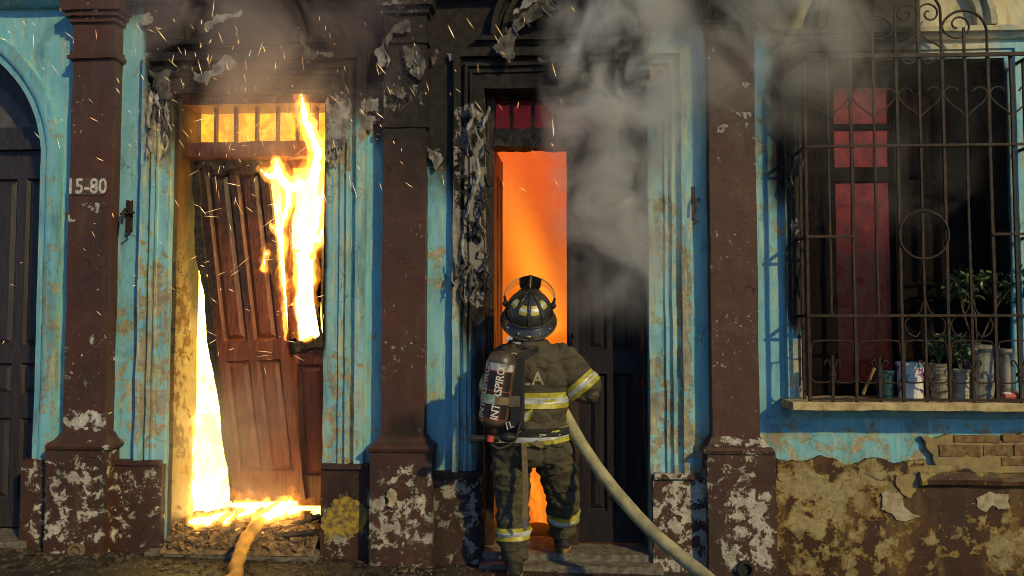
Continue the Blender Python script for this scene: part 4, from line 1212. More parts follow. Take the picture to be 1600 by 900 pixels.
t.t.links.new(e.outputs[0], t.out.inputs['Volume'])
tag(build('fire_glow', MB().box(-.49, 1.29, .375, 4.15, .16, 4.25), t.m), 'orange glowing air filling the room behind the second doorway', 'glow', kind='stuff')
LOWFIRE = fire_mat('low_orange_fire', (1.0, .17, .010), (1.0, .33, .022), .75, 1.05, 5)
mm = MB().box(-.45, .85, .75, 1.0, .13, .95, .05)
mm.v = [(p[0], p[1], p[2] if p[2] < .5 else p[2] + .25 * mnoise.noise((p[0] * 4, p[1] * 4, 1)) + .1 * mnoise.noise((p[0] * 11, p[1] * 9, 4))) for p in mm.v]
tag(build('fire', mm, LOWFIRE, None, wob=.04, wsc=4, smooth=True), 'low orange fire on the floor behind the firefighter\'s legs', 'fire', kind='stuff')
glow_volume('fire_glow', 1.43, 5.5, .375, 4.15, .16, 4.25, (1.0, .15, .12), .070, 'dull red glowing air behind the grilled window', (2.1, 3.05, .10))
# lit water spray slanting through the orange room, its light added as emission
t = NT('lit_spray_air'); e = t.n('ShaderNodeEmission'); e.inputs[0].default_value = (1, .40, .03, 1)
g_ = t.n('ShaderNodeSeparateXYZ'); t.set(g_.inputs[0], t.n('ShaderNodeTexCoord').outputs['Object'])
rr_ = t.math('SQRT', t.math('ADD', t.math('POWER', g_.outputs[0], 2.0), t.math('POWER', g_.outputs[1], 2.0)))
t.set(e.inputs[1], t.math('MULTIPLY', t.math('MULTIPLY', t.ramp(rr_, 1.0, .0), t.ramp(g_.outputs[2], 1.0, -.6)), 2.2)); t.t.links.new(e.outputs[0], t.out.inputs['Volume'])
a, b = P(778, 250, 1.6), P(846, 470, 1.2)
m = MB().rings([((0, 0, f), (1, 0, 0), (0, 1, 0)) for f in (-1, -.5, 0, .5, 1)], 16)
jet = build('lit_water_spray', m, t.m, smooth=True)
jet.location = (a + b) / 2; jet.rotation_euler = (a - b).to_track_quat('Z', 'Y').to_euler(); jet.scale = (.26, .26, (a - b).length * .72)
tag(jet, 'slanting water spray inside the orange room, its yellow light added as glow', 'flame', kind='stuff')

# ------------------------------------------------------------------ rubble, burnt boards, litter
EMBER = fire_mat('ember', (1.0, .2, .02), (1, .5, .08), .8, 3.5, 20)
RUBM = simple('charred_rubble', (.30, .19, .09), .9, sc=24, col2=(.06, .04, .025), bump=.8)
def chunk(mb, c, s, rnd):
    v = [Vector((x, y, z)) for x in (-1, 1) for y in (-1, 1) for z in (-1, 1)]
    R = Matrix.Rotation(rnd.uniform(0, 6.3), 3, 'Z') @ Matrix.Rotation(rnd.uniform(-.6, .6), 3, 'X')
    sc = Vector((rnd.uniform(.5, 1.6), rnd.uniform(.5, 1.2), rnd.uniform(.2, .7))) * s
    mb.add([Vector(c) + R @ Vector((q.x * sc.x * rnd.uniform(.6, 1), q.y * sc.y * rnd.uniform(.6, 1), q.z * sc.z * rnd.uniform(.6, 1))) for q in v], [(0, 1, 3, 2), (4, 6, 7, 5), (0, 4, 5, 1), (2, 3, 7, 6), (0, 2, 6, 4), (1, 5, 7, 3)])
rnd = random.Random(4)
m = MB()
def mound(x, y):
    u = (x - D1L) / (D1R - D1L)
    return F1 - .055 + max(0, .22 * (1 - ((y - .12) / .26) ** 2)) * (.55 + .45 * math.sin(u * 3.1)) * (1 + .3 * mnoise.noise((x * 7, y * 7, 2)))
m.grid(lambda a, b: (D1L + .03 + (D1R - D1L - .05) * a, b, mound(D1L + (D1R - D1L) * a, b) - .004), [i / 36 for i in range(37)], [-.14 + .5 * i / 20 for i in range(21)])
for k in range(900):
    x, y = rnd.uniform(D1L + .04, D1R - .04), rnd.uniform(-.12, .3)
    chunk(m, (x, y, mound(x, y) + .004), rnd.choice((.008, .012, .018, .026, .034)), rnd)
tag(build('rubble', m, RUBM, None, dedupe=False), 'heap of charred rubble on the first threshold', 'rubble', kind='stuff')
m = MB()
for k in range(60):
    x, y = rnd.uniform(D1L + .04, D1R - .1), rnd.uniform(-.08, .2)
    chunk(m, (x, y, mound(x, y) + .012), rnd.choice((.005, .008, .011)), rnd)
tag(build('embers', m, EMBER, None, dedupe=False), 'glowing embers scattered over the rubble', 'embers', kind='stuff')
BL = ['thick charred board slanting across the rubble from the bright gap', 'short burnt board lying nearest the tilted leaf', 'broken board stub at the left jamb of the burning door', 'burnt slat lying at the right end of the rubble', 'thin charred lath beside the yellow hose', 'charred board end over the threshold edge']
BB = [((345, 838, -.06), (412, 803, .05), .03), ((372, 802, .08), (440, 792, .10), .022), ((300, 828, .02), (345, 818, .04), .03), ((455, 822, .0), (500, 806, .08), .02), ((352, 832, -.07), (398, 815, .0), .012), ((430, 838, -.08), (492, 832, -.06), .022)]
for (a, b, r), lb in zip(BB, BL):
    A, B = P(*a), P(*b)
    A.z = max(A.z, mound(A.x, A.y) + r * .6); B.z = max(B.z, mound(B.x, B.y) + r * .6)
    tag(build('charred_board', MB().tube([A.lerp(B, f / 8) for f in range(9)], r, 4, flat=.5), CHAR if r < .03 else RUBM, None, wob=.008, wsc=14), lb, 'board', 'burnt boards on the rubble')
m = MB()
for k in range(2600):
    x = rnd.uniform(-4.2, 4.2); y = -.09 - abs(rnd.gauss(0, .28))
    if -.25 < x < 1.0 and y > -.17: continue
    s = rnd.choice((.003, .004, .006, .009, .014)) * (1.2 if x < -.6 else .8)
    chunk(m, (x, y, GZ(x) + s * .25), s, rnd)
tag(build('litter', m, simple('litter_bits', (.13, .10, .06), .9, sc=5, col2=(.03, .024, .018)), None, dedupe=False), 'bits of debris and dry leaves scattered over the pavement', 'litter', kind='stuff')

# ------------------------------------------------------------------ hoses
def hose_mat(name, a, b):
    t = NT(name)
    n = t.noise(t.pos(), 9, 6, .6); w = t.noise(t.pos(), 160, 2, .5)
    t.bsdf(t.mix(t.ramp(n, .38, .66), a, b), .75, t.math('ADD', t.math('MULTIPLY', w, .5), n), .4, .006)
    return t.m
HOSEM = hose_mat('canvas_hose', (.46, .40, .21), (.25, .22, .12))
HOSEO = hose_mat('ochre_hose', (.66, .36, .07), (.46, .23, .05))
hp = [Vector((.25, .35, 1.34)), Vector((.28, .12, 1.26)), P(868, 618, -.12), P(884, 650, -.26), P(908, 693, -.34), P(950, 753, -.45), P(1008, 820, -.58), P(1062, 868, -.72), P(1105, 903, -.85)]
hp += [Vector((1.35, -1.15, .13)), Vector((1.75, -1.5, .085)), Vector((2.5, -2.0, -.04)), Vector((3.8, -2.2, -.06))]
hs = thing('fire_hose', hp[9], 'pale canvas hose rising from the pavement to under the firefighter\'s right arm', 'hose', 'fire hoses')
build('hose_tube', MB().tube(smooth_path(hp, 9), .039, 16), HOSEM, hs, smooth=True, wob=.002, wsc=7)
noz = MB().tube([(.25, .35, 1.34), (.245, .40, 1.355), (.24, .44, 1.37), (.23, .52, 1.40), (.22, .60, 1.43)], [.05, .05, .035, .028, .034], 14)
build('nozzle', noz, simple('nozzle_metal', (.12, .1, .09), .4, metal=.8), hs)
cp = smooth_path(hp, 9)[6]
h2 = [P(436, 797, .10), P(418, 806, .02), P(402, 820, -.06), P(388, 836, -.12), P(380, 858, -.20), P(367, 885, -.26), P(362, 915, -.34)]
for q in h2[:3]: q.z = max(q.z, mound(q.x, q.y) + .03)
for q in h2[3:]: q.z = max(q.z, GZ(q.x) + .042)
h2[3].z = .262; h2[4].z = .222
h2 = h2[:5] + [Vector((X(374, -.29, 885), -.29, .186)), Vector((X(368, -.40, 900), -.40, .160)), Vector((X(352, -.7, 940), -.7, .156)), Vector((-1.95, -1.3, .155)), Vector((-1.7, -2.0, .03))]
hs2 = thing('fire_hose', h2[4], 'ochre hose running over the rubble into the burning first doorway', 'hose', 'fire hoses')
pp = smooth_path(h2, 7)
build('hose_tube', MB().tube(pp, [.043 + .003 * math.sin(i * .9) for i in range(len(pp))], 14), HOSEO, hs2, smooth=True, wob=.004, wsc=9)
# ------------------------------------------------------------------ the firefighter, seen from behind
YB = -.28
def Q(px, py, dy=0.0): return P(px, py, YB + dy)
def cloth_mat(name, a, b, dirt):
    t = NT(name)
    n = t.noise(t.pos(), 5, 6, .6); f = t.noise(t.pos(), 260, 2, .5); w = t.noise(t.pos(scale=(1, 1, 2.2)), 16, 5, .6)
    c = t.mix(t.ramp(n, .35, .66), a, b)
    c = t.mix(t.math('MULTIPLY', t.ramp(t.noise(t.pos(off=(3, 1, 2)), 9, 7, .65), .52, .7), .6), c, dirt)
    t.bsdf(c, .85, t.math('ADD', t.math('MULTIPLY', f, .25), w), .9, .02, spec=.25)
    return t.m
KHAKI = cloth_mat('tan_turnout_cloth', (.112, .094, .058), (.070, .060, .041), (.028, .026, .023))
DARKC = simple('dark_hood_cloth', (.03, .03, .034), .9, sc=20)
BLACKR = simple('black_rubber', (.018, .018, .019), .5, sc=20, bump=.4)
WEB = simple('black_webbing', (.022, .021, .022), .8, sc=30, bump=.5)
YELL = simple('lime_reflective_tape', (.50, .44, .04), .45, sc=22, var=.4, spec=.6)
SILV = simple('silver_reflective_tape', (.60, .62, .62), .3, sc=26, var=.35, spec=.8)
HELM = simple('black_helmet_shell', (.022, .021, .020), .22, sc=18, col2=(.05, .044, .036), bump=.12, spec=.6)
base = Vector((Q(832, 700).x, YB + .1, .09))
man = thing('person', base, 'firefighter in tan turnout gear and black helmet facing the orange doorway', 'person')

J = dict(pel=Q(832, 694), chest=Q(828, 590), neck=Q(827, 545, .01), head=Q(827, 500, .05),
         shL=Q(787, 563), elL=Q(770, 614, .12), wrL=Vector((.175, .30, 1.33)),
         shR=Q(878, 564), elR=Q(912, 604, -.01), wrR=Vector((.335, .06, 1.275)),
         hpL=Q(800, 706), knL=Q(798, 780, .03), anL=Q(803, 868, .0),
         hpR=Q(864, 706), knR=Q(880, 770, .17), anR=P(879, 838, .055))
def limb(mb, pts, rad, k=5, n=14):
    pp = []; rr = []
    for i in range(len(pts) - 1):
        for j in range(k):
            f = j / k; pp.append(Vector(pts[i]).lerp(Vector(pts[i + 1]), f)); rr.append(rad[i] + (rad[i + 1] - rad[i]) * f)
    pp.append(Vector(pts[-1])); rr.append(rad[-1])
    mb.tube(pp, rr, n)
    mb.ball(pp[0], rr[0] * .99, n, 8); mb.ball(pp[-1], rr[-1] * .99, n, 8)
    for i in range(1, len(pts) - 1): mb.ball(pts[i], rad[i] * 1.0, n, 8)
def torso(mb, lst):
    mb.rings([(Q(px, py, dy), (rx, 0, 0), (0, ry, 0)) for (px, py, rx, ry, dy) in lst], 28)
def fingers(mb, wrist, fwd, side, grip, r=.0095):
    """palm and five gripping fingers; grip = way the fingers curl"""
    pc = wrist + fwd * .055
    for s in (-1, -.33, .33, 1): mb.tube([wrist + side * s * .022, pc + side * s * .034 + fwd * .03], [.02, .017], 8)
    for s, L in ((-1, .85), (-.33, 1.0), (.33, .95), (1, .78)):
        k0 = pc + side * s * .034 + fwd * .03
        k1 = k0 + (fwd * .75 + grip * .65).normalized() * .042 * L
        k2 = k1 + (grip * .95 - fwd * .15).normalized() * .030 * L
        k3 = k2 + (grip * .4 - fwd * .9).normalized() * .024 * L
        mb.tube([k0, k1, k2, k3], [r * 1.25, r * 1.15, r, r * .8], 8)
        for k in (k1, k2, k3): mb.ball(k, r, 8, 6)
    t0 = wrist + side * -.03 + fwd * .03; t1 = t0 + (side * -.8 + grip * .5 + fwd * .5).normalized() * .042; t2 = t1 + (grip * .8 + fwd * .5 + side * .3).normalized() * .032
    mb.tube([t0, t1, t2], [r * 1.6, r * 1.3, r], 8); mb.ball(t2, r, 8, 6)
# body under the gear: one continuous skin with head, arms, hands, legs and feet
b = MB()
torso(b, [(832, 705, .15, .11, 0), (832, 685, .165, .12, 0), (830, 650, .135, .105, 0), (828, 600, .155, .115, 0), (828, 568, .165, .10, 0), (827, 550, .10, .075, 0), (827, 538, .058, .06, .01), (827, 522, .056, .058, .02)])
hc = J['head']
b.ball(hc, (.076, .094, .115), 18, 14); b.ball(hc + Vector((0, .075, -.06)), (.05, .04, .045), 12, 8)
b.ball(hc + Vector((0, .10, -.02)), (.014, .022, .022), 8, 6)
for s in (-1, 1): b.ball(hc + Vector((s * .078, 0, -.015)), (.012, .022, .032), 8, 6)
for s in 'LR':
    limb(b, [J['sh' + s], J['el' + s], J['wr' + s]], [.058, .045, .032])
    limb(b, [J['hp' + s], J['kn' + s], J['an' + s]], [.085, .06, .042])
    b.ball(J['an' + s] + Vector((0, .06, -.05)), (.042, .12, .035), 12, 8)
fingers(b, J['wrL'], Vector((.25, .75, .1)).normalized(), Vector((0, .2, 1)).normalized(), Vector((.9, .1, -.2)).normalized())
fingers(b, J['wrR'], Vector((-.35, .8, -.1)).normalized(), Vector((0, .25, .95)).normalized(), Vector((-.9, -.1, -.3)).normalized())
from_mesh('body', fuse(b, .009, 1), simple('skin', (.35, .20, .13), .55), man)
# gloves over the hands
for s, fw, sd, gr in (('L', (.25, .75, .1), (0, .2, 1), (.9, .1, -.2)), ('R', (-.35, .8, -.1), (0, .25, .95), (-.9, -.1, -.3))):
    g_ = MB(); fingers(g_, J['wr' + s], Vector(fw).normalized(), Vector(sd).normalized(), Vector(gr).normalized(), .0125)
    d_ = (J['el' + s] - J['wr' + s]).normalized()
    g_.tube([J['wr' + s] + d_ * .1, J['wr' + s]], [.046, .036], 12)
    from_mesh('glove', fuse(g_, .007, 1), simple('work_glove', (.10, .065, .03), .85), man)

# jacket
b = MB()
torso(b, [(831, 692, .232, .178, 0), (831, 676, .232, .18, 0), (831, 652, .215, .168, 0), (832, 622, .222, .168, 0), (834, 590, .244, .17, 0), (833, 566, .242, .15, 0), (831, 552, .185, .125, .0), (827, 541, .112, .108, .01), (827, 528, .088, .092, .02), (827, 518, .088, .092, .02)])
limb(b, [J['shL'], J['elL'], J['wrL'].lerp(J['elL'], .15)], [.098, .085, .065])
limb(b, [J['shR'], J['elR'], J['wrR'].lerp(J['elR'], .15)], [.108, .106, .080])
b.rings([(Q(827, 546, .005), (.15, 0, 0), (0, .125, 0)), (Q(827, 540, .005), (.142, 0, 0), (0, .13, 0)), (Q(827, 533, .01), (.115, 0, 0), (0, .115, 0))], 24); b.ball(Q(806, 556), (.12, .12, .07), 16, 10); b.ball(Q(852, 558), (.12, .12, .07), 16, 10)
jk = fuse(b, .0105, 5, .5)
def ridge(v): return 1 - 2 * abs(mnoise.noise(v))
def folds(q, n):
    w = mnoise.noise_vector(q * 3.0) * .08
    p = q + w
    a = ridge(Vector((p.x * 3.2 + p.z * 2.0, p.y * 3.2, p.z * 9.0 - p.x * 3))) * .014
    a += ridge(Vector((p.x * 8 - p.z * 5, p.y * 8, p.z * 7 + 4))) * .009
    a += mnoise.noise(p * 22) * .002
    a -= max(0, ridge(Vector((p.x * 5 + p.z * 9, p.y * 4, p.z * 4 - p.x * 6 + 9))) - .72) * .05
    return a - .006
displace(jk, folds)
jacket = from_mesh('jacket', jk, KHAKI, man)
# trousers
b = MB()
torso(b, [(832, 668, .19, .155, 0), (832, 690, .222, .165, 0), (832, 708, .238, .165, 0), (832, 722, .20, .14, 0)])
limb(b, [J['hpL'], J['knL'], J['anL'] + Vector((0, .0, .035))], [.130, .106, .092])
limb(b, [J['hpR'], J['knR'], J['anR'] + Vector((0, 0, .045))], [.130, .106, .090])
tr = fuse(b, .0105, 4, .5)
def folds2(q, n):
    p = q + mnoise.noise_vector(q * 3.5) * .06
    a = ridge(Vector((p.x * 5 + p.z * 3, p.y * 5, p.z * 11))) * .015
    a += ridge(Vector((p.x * 9 - p.z * 8, p.y * 9, p.z * 8 + 7))) * .009
    a -= max(0, ridge(Vector((p.x * 6 + p.z * 7, p.y * 5, p.z * 8 - p.x * 5 + 3))) - .72) * .05
    low = max(0, 1 - abs(q.z - .38) / .16)
    return a - .007 + low * .008 * math.sin(q.z * 90 + 3 * mnoise.noise(q * 8))
displace(tr, folds2)
trousers = from_mesh('trousers', tr, KHAKI, man)
# boots
for s, zf in (('L', GZ(.03) + .006), ('R', F2 + .006)):
    a = J['an' + s]
    b = MB()
    f0 = Vector((a.x, a.y - .055, zf)); 
    b.rings([(Vector((a.x, a.y - .005, zf + .20)), (.07, 0, 0), (0, .078, 0)), (Vector((a.x, a.y - .005, zf + .12)), (.064, 0, 0), (0, .074, 0)), (Vector((a.x, a.y, zf + .06)), (.058, 0, 0), (0, .085, 0)), (Vector((a.x, a.y, zf + .03)), (.056, 0, 0), (0, .085, 0))], 18)
    b.ball((a.x, a.y + .06, zf + .058), (.058, .12, .05), 16, 10); b.ball((a.x, a.y + .13, zf + .05), (.056, .075, .048), 16, 10)
    b.box(a.x - .045, a.x + .045, a.y - .075, a.y + .17, zf + .025, zf + .05)
    bo = from_mesh('boot', fuse(b, .008, 3), simple('boot_rubber', (.035, .03, .026), .45, sc=16, bump=.4), man)
    sole = MB()
    out = [(a.x + .055 * math.cos(g) * (1.0 if math.sin(g) > -.3 else .88), a.y + .055 + .145 * math.sin(g)) for g in [2 * math.pi * i / 24 for i in range(24)]]
    v = [(x, y, zf - .004) for x, y in out] + [(x, y, zf + .024) for x, y in out]
    sole.add(v, [tuple(range(24))[::-1], tuple(range(24, 48))] + [(i, (i + 1) % 24, 24 + (i + 1) % 24, 24 + i) for i in range(24)])
    build('sole', sole, simple('boot_sole', (.28, .17, .06), .8), bo)

def bvh(o):
    me = o.data
    return BVHTree.FromPolygons([v.co.copy() for v in me.vertices], [tuple(p.vertices) for p in me.polygons])
JB, TB = bvh(jacket), bvh(trousers)
def band(tree, p0, p1, maxr, mat, name, parent, off=.006, n=44, ang=(0, 2 * math.pi), steps=3, fallback=.1):
    p0, p1 = Vector(p0), Vector(p1)
    ax = (p1 - p0).normalized()
    u = ax.cross(Vector((0, 1, 0))); u = u.normalized() if u.length > .1 else Vector((1, 0, 0)); w = ax.cross(u)
    full = abs(ang[1] - ang[0] - 2 * math.pi) < 1e-6
    kk = n if full else n + 1
    rows = []
    for i in range(steps + 1):
        c = p0.lerp(p1, i / steps); rad = []
        for j in range(kk):
            g = ang[0] + (ang[1] - ang[0]) * j / n
            d = u * math.cos(g) + w * math.sin(g)
            h = tree.ray_cast(c, d, maxr)
            rad.append(h[3] if h[0] is not None else None)
        good = [r for r in rad if r is not None] or [fallback]
        av = sum(good) / len(good)
        rad = [r if r is not None else min(maxr, av) for r in rad]
        for _ in range(2): rad = [max(rad[j], (rad[j - 1 if full or j else j] + rad[(j + 1) % kk if full or j < kk - 1 else j]) / 2) for j in range(kk)]
        rows.append([c + (u * math.cos(ang[0] + (ang[1] - ang[0]) * j / n) + w * math.sin(ang[0] + (ang[1] - ang[0]) * j / n)) * (rad[j]) for j in range(kk)])
    m = MB(); v = []; f = []
    def outw(c, p): return (p - c).normalized()
    for i, row in enumerate(rows):
        c = p0.lerp(p1, i / steps)
        v += [p + outw(c, p) * off for p in row]
    o = len(v)
    for i, row in enumerate(rows):
        c = p0.lerp(p1, i / steps)
        v += [p - outw(c, p) * .008 for p in row]
    rng = range(kk) if full else range(kk - 1)
    for i in range(steps):
        for j in rng:
            q = (j + 1) % kk
            f.append((i * kk + j, i * kk + q, (i + 1) * kk + q, (i + 1) * kk + j))
    for j in rng:
        q = (j + 1) % kk
        f.append((j, q, o + q, o + j)); f.append((steps * kk + j, steps * kk + q, o + steps * kk + q, o + steps * kk + j))
    m.add(v, f)
    return build(name, m, mat, parent, smooth=False)
def tape(tree, p0, p1, maxr, parent, **k):
    a = band(tree, p0, p1, maxr, YELL, 'reflective_band', parent, **k)
    p0, p1 = Vector(p0), Vector(p1)
    band(tree, p0.lerp(p1, .32), p1.lerp(p0, .32), maxr, SILV, 'silver_strip', a, off=k.get('off', .006) + .002, **{q: r for q, r in k.items() if q != 'off'})
tape(JB, Q(832, 634), Q(832, 610), .30, jacket)
tape(JB, Q(832, 690), Q(830, 668), .33, jacket)
e0, e1 = J['shR'], J['elR']
tape(JB, e0.lerp(e1, .72), e0.lerp(e1, 1.12), .2, jacket)
tape(TB, J['anL'].lerp(J['knL'], .30), J['anL'].lerp(J['knL'], .52), .16, trousers)
tape(TB, J['anR'].lerp(J['knR'], .40), J['anR'].lerp(J['knR'], .62), .16, trousers)
e0, e1 = J['shL'], J['elL']
tape(JB, e0.lerp(e1, .6), e0.lerp(e1, .9), .2, jacket)
# collar patch, small slanted patch and lettering on the back
def on_jacket(p, off, tree=None):
    h = (tree or JB).ray_cast(Vector((p.x, -2, p.z)), Vector((0, 1, 0)))
    y = h[0].y if h[0] is not None else YB - .15
    return Vector((p.x, y - off, p.z))
def decal(name, pts, off, mat, parent, tree=None, k=6):
    """small sewn patch: quad given by four pixels, draped on the cloth"""
    A = [Q(*p) for p in pts]; m = MB()
    us_ = [i / k for i in range(k + 1)]
    def g(a, b_): 
        p = (A[0].lerp(A[1], a)).lerp(A[3].lerp(A[2], a), b_)
        return on_jacket(p, off, tree)
    m.grid(g, us_, us_)
    return build(name, m, mat, parent)
decal('collar_patch', [(795, 524), (816, 530), (814, 538), (792, 532)], .006, SILV, jacket)
decal('slanted_patch', [(817, 640), (834, 634), (829, 650), (817, 656)], .008, YELL, jacket)
decal('slanted_patch', [(821, 641), (829, 638), (825, 649), (820, 652)], .010, SILV, jacket)
LET = simple('pale_back_lettering', (.36, .33, .20), .6, sc=40)
for (s, px, py, sz) in (('I', 810, 589, .105), ('L', 823, 590, .105), ('A', 841, 589, .105), ('C', 803, 557, .075)):
    v, f = text_verts(s, sz)
    c = Q(px, py)
    build('back_lettering', MB().add([on_jacket(Vector((c.x + p[0], 0, c.z + p[1])), .006) for p in v], f), LET, jacket)
# hanging strap behind the legs
m = MB()
sp_ = [(818, 690), (820, 720), (821, 760), (821, 800), (820, 812)]
for i in range(len(sp_) - 1):
    a, c = Q(*sp_[i], -.19), Q(*sp_[i + 1], -.19)
    m.add([a + Vector((-.016, 0, 0)), a + Vector((.016, 0, 0)), c + Vector((.016, 0, 0)), c + Vector((-.016, 0, 0)), a + Vector((-.016, .004, 0)), a + Vector((.016, .004, 0)), c + Vector((.016, .004, 0)), c + Vector((-.016, .004, 0))], [(0, 1, 2, 3), (4, 7, 6, 5), (0, 4, 5, 1), (1, 5, 6, 2), (2, 6, 7, 3), (3, 7, 4, 0)])
st_ = build('hanging_strap', m, simple('tan_webbing', (.22, .16, .085), .8, sc=30), trousers, wob=.003, wsc=8)
a = Q(820, 819, -.19)
build('strap_end', MB().box(a.x - .012, a.x + .012, a.y - .004, a.y + .006, a.z - .03, a.z + .03), simple('strap_metal', (.5, .48, .45), .3, metal=.8), trousers, bevel=.004)

# helmet
HC = Q(826.5, 489, .03)
HR = Matrix.Rotation(math.radians(33), 3, 'X') @ Matrix.Rotation(math.radians(3), 3, 'Y')
def H(x, y, z): return HC + HR @ Vector((x, y, z))
m = MB(); na, ne = 36, 12
RX, RY, RZ = .150, .172, .152
def dome(a, e, k=1.0): return H(RX * k * math.sin(a) * math.cos(e), -RY * k * math.cos(a) * math.cos(e), RZ * k * math.sin(e))
m.grid(lambda e, a: dome(a, e), [math.pi / 2 * i / ne for i in range(ne + 1)], [2 * math.pi * i / na for i in range(na + 1)])
def brim(a, f):
    back = .5 + .5 * math.cos(a)
    o = f * (.014 + .026 * back)
    return H((RX + o) * math.sin(a), -(RY + o * 1.1) * math.cos(a), -.005 - f * (.012 + .036 * back) - (.01 * f * f))
m.grid(lambda f, a: brim(a, f), [0, .15, .4, .7, 1.0], [2 * math.pi * i / na for i in range(na + 1)])
m.grid(lambda f, a: brim(a, f) - HR @ Vector((0, 0, .008)), [1.0, .7, .4, .0], [2 * math.pi * i / na for i in range(na + 1)])
m.grid(lambda f, a: brim(a, 1.0) - HR @ Vector((0, 0, .008 * f)), [0, 1], [2 * math.pi * i / na for i in range(na + 1)])
helmet = build('helmet', m, HELM, man, smooth=True)
for a in (0, .62, -.62, 1.35, -1.35, math.pi, math.pi - .62, math.pi + .62):
    pts = [dome(a, e, 1.012) for e in [0.02 + 1.5 * i / 10 for i in range(11)]]
    build('ridge', MB().tube(pts, [.0045 if abs(a) > .1 else .006] * 11, 6), HELM, helmet, smooth=True)
pts = [dome(a, .0, 1.03) for a in [2 * math.pi * i / 40 for i in range(41)]]
build('rim_band', MB().tube(pts, .006, 6), simple('helmet_band', (.06, .052, .04), .45), helmet, smooth=True)
pts = [brim(a, 1.0) for a in [2 * math.pi * i / 40 for i in range(41)]]
build('brim_edge', MB().tube(pts, .005, 6), simple('brim_edging', (.09, .075, .05), .5), helmet, smooth=True)
build('badge', MB().ball(brim(.02, .72) - Vector((0, .008, 0)), (.016, .006, .008), 10, 6), simple('brass_badge', (.45, .36, .15), .4, metal=.6), helmet)
for a in (-.35, .42, -.85, .9): build('stud', MB().ball(brim(a, .6) - Vector((0, .006, 0)), .0055, 8, 5), SILV, helmet)
for (a0, a1, e0, e1) in ((-.54, -.07, .50, .88), (.07, .54, .50, .88), (-1.22, -.72, .62, .98), (.72, 1.22, .62, .98)):
    sgn = 1 if a0 > 0 else -1
    def q(u, w, k):
        e = e0 + (e1 - e0) * w
        mid = (a0 + a1) / 2; hw = (a1 - a0) / 2 * (1.0 - .35 * w + .05)
        if w < .3: hw *= .72 + .93 * w
        return dome(mid + hw * (2 * u - 1), e, k)
    ug = [i / 6 for i in range(7)]
    d_ = build('helmet_reflector', MB().grid(lambda u, w: q(u, w, 1.022), ug, ug), YELL, helmet)
    build('silver_strip', MB().grid(lambda u, w: q(u, .34 + .34 * w, 1.028), ug, [i / 3 for i in range(4)]), SILV, d_)
# leather front shield standing above the crown, with its holder
m = MB()
out = [(-.05, .10), (.05, .10), (.068, .13), (.072, .185), (.05, .20), (0, .215), (-.05, .20), (-.072, .185), (-.068, .13)]
v = [H(x, .145 - .25 * x * x, z - .022) for x, z in out] + [H(x, .153 - .25 * x * x, z - .022) for x, z in out]
m.add(v, [tuple(range(9)), tuple(range(9, 18))[::-1]] + [(i, 9 + i, 9 + (i + 1) % 9, (i + 1) % 9) for i in range(9)])
build('front_shield', m, BLACKR, helmet)
m = MB().tube([dome(math.pi, 1.25, 1.02), H(0, .07, .160), H(0, .11, .175), H(.002, .14, .192)], [.007, .007, .008, .007], 8)
build('shield_holder', m, simple('brass_holder', (.24, .18, .08), .45, metal=.5), helmet, smooth=True)
# raised clear visor arching over the front
t = NT('amber_visor'); tr_ = t.n('ShaderNodeBsdfTransparent'); tr_.inputs[0].default_value = (.93, .88, .8, 1); gl = t.n('ShaderNodeBsdfPrincipled'); gl.inputs['Base Color'].default_value = (.5, .42, .3, 1); gl.inputs['Roughness'].default_value = .15
mx = t.n('ShaderNodeMixShader'); mx.inputs[0].default_value = .28; t.t.links.new(tr_.outputs[0], mx.inputs[1]); t.t.links.new(gl.outputs[0], mx.inputs[2]); t.t.links.new(mx.outputs[0], t.out.inputs[0])
def vis(f, w):
    a = math.pi * f
    return H(-.160 * math.cos(a), .03 + .165 * math.sin(a), .052 + .055 * math.sin(a) + w * .05)
build('visor', MB().grid(vis, [i / 28 for i in range(29)], [0, .5, 1]), t.m, helmet, smooth=True)
build('visor_rim', MB().tube([vis(i / 28, 1) for i in range(29)], .0035, 6), simple('visor_edge', (.30, .22, .12), .4), helmet)
for s in (-1, 1):
    c = H(s * .150, .02, .05)
    build('visor_pivot', MB().ball(c, .022, 10, 7).tube([c, H(s * .160, .03, .10)], [.012, .008], 7), BLACKR, helmet)
# breathing mask over the face, hood over the neck
b = MB(); b.ball(hc + Vector((0, .085, -.015)), (.07, .05, .085), 16, 10); b.ball(hc + Vector((0, .14, -.055)), (.03, .035, .03), 12, 8)
from_mesh('face_mask', fuse(b, .008, 2), BLACKR, man)
b = MB(); b.rings([(hc + Vector((0, 0, z)), (r, 0, 0), (0, r * 1.12, 0)) for z, r in ((-.19, .10), (-.14, .092), (-.08, .085), (0, .088), (.06, .08), (.10, .05))], 20)
from_mesh('hood', fuse(b, .010, 2), DARKC, man)

# ------------------------------------------------------------------ breathing apparatus on the back
CA, CB = P(786, 549, -.53), P(769, 668, -.53)
app = thing('breathing_apparatus', CB, 'dark air cylinder with red-framed white lettering on the firefighter\'s back', 'air cylinder')
ax = (CB - CA).normalized(); L = (CB - CA).length
cu_ = ax.cross(Vector((0, 1, 0))).normalized(); cw = ax.cross(cu_)
if cw.y > 0: cw = -cw                   # cw points to the street
if cu_.x < 0: cu_ = -cu_
CRAD = .088
def cyl(s, phi, r=CRAD):                # s along from top, phi 0 faces the street, + to the right
    return CA + ax * s + (cw * math.cos(phi) + cu_ * math.sin(phi)) * r
m = MB()
prof = [(0, .02), (.004, .045), (.016, .066), (.038, .081), (.07, CRAD), (L * .5, CRAD), (L - .055, CRAD), (L - .028, .078), (L - .01, .055), (L, .032), (L + .03, .03)]
m.rings([(CA + ax * s, cu_ * r, cw * r) for s, r in prof], 32)
t = NT('scuffed_cylinder')
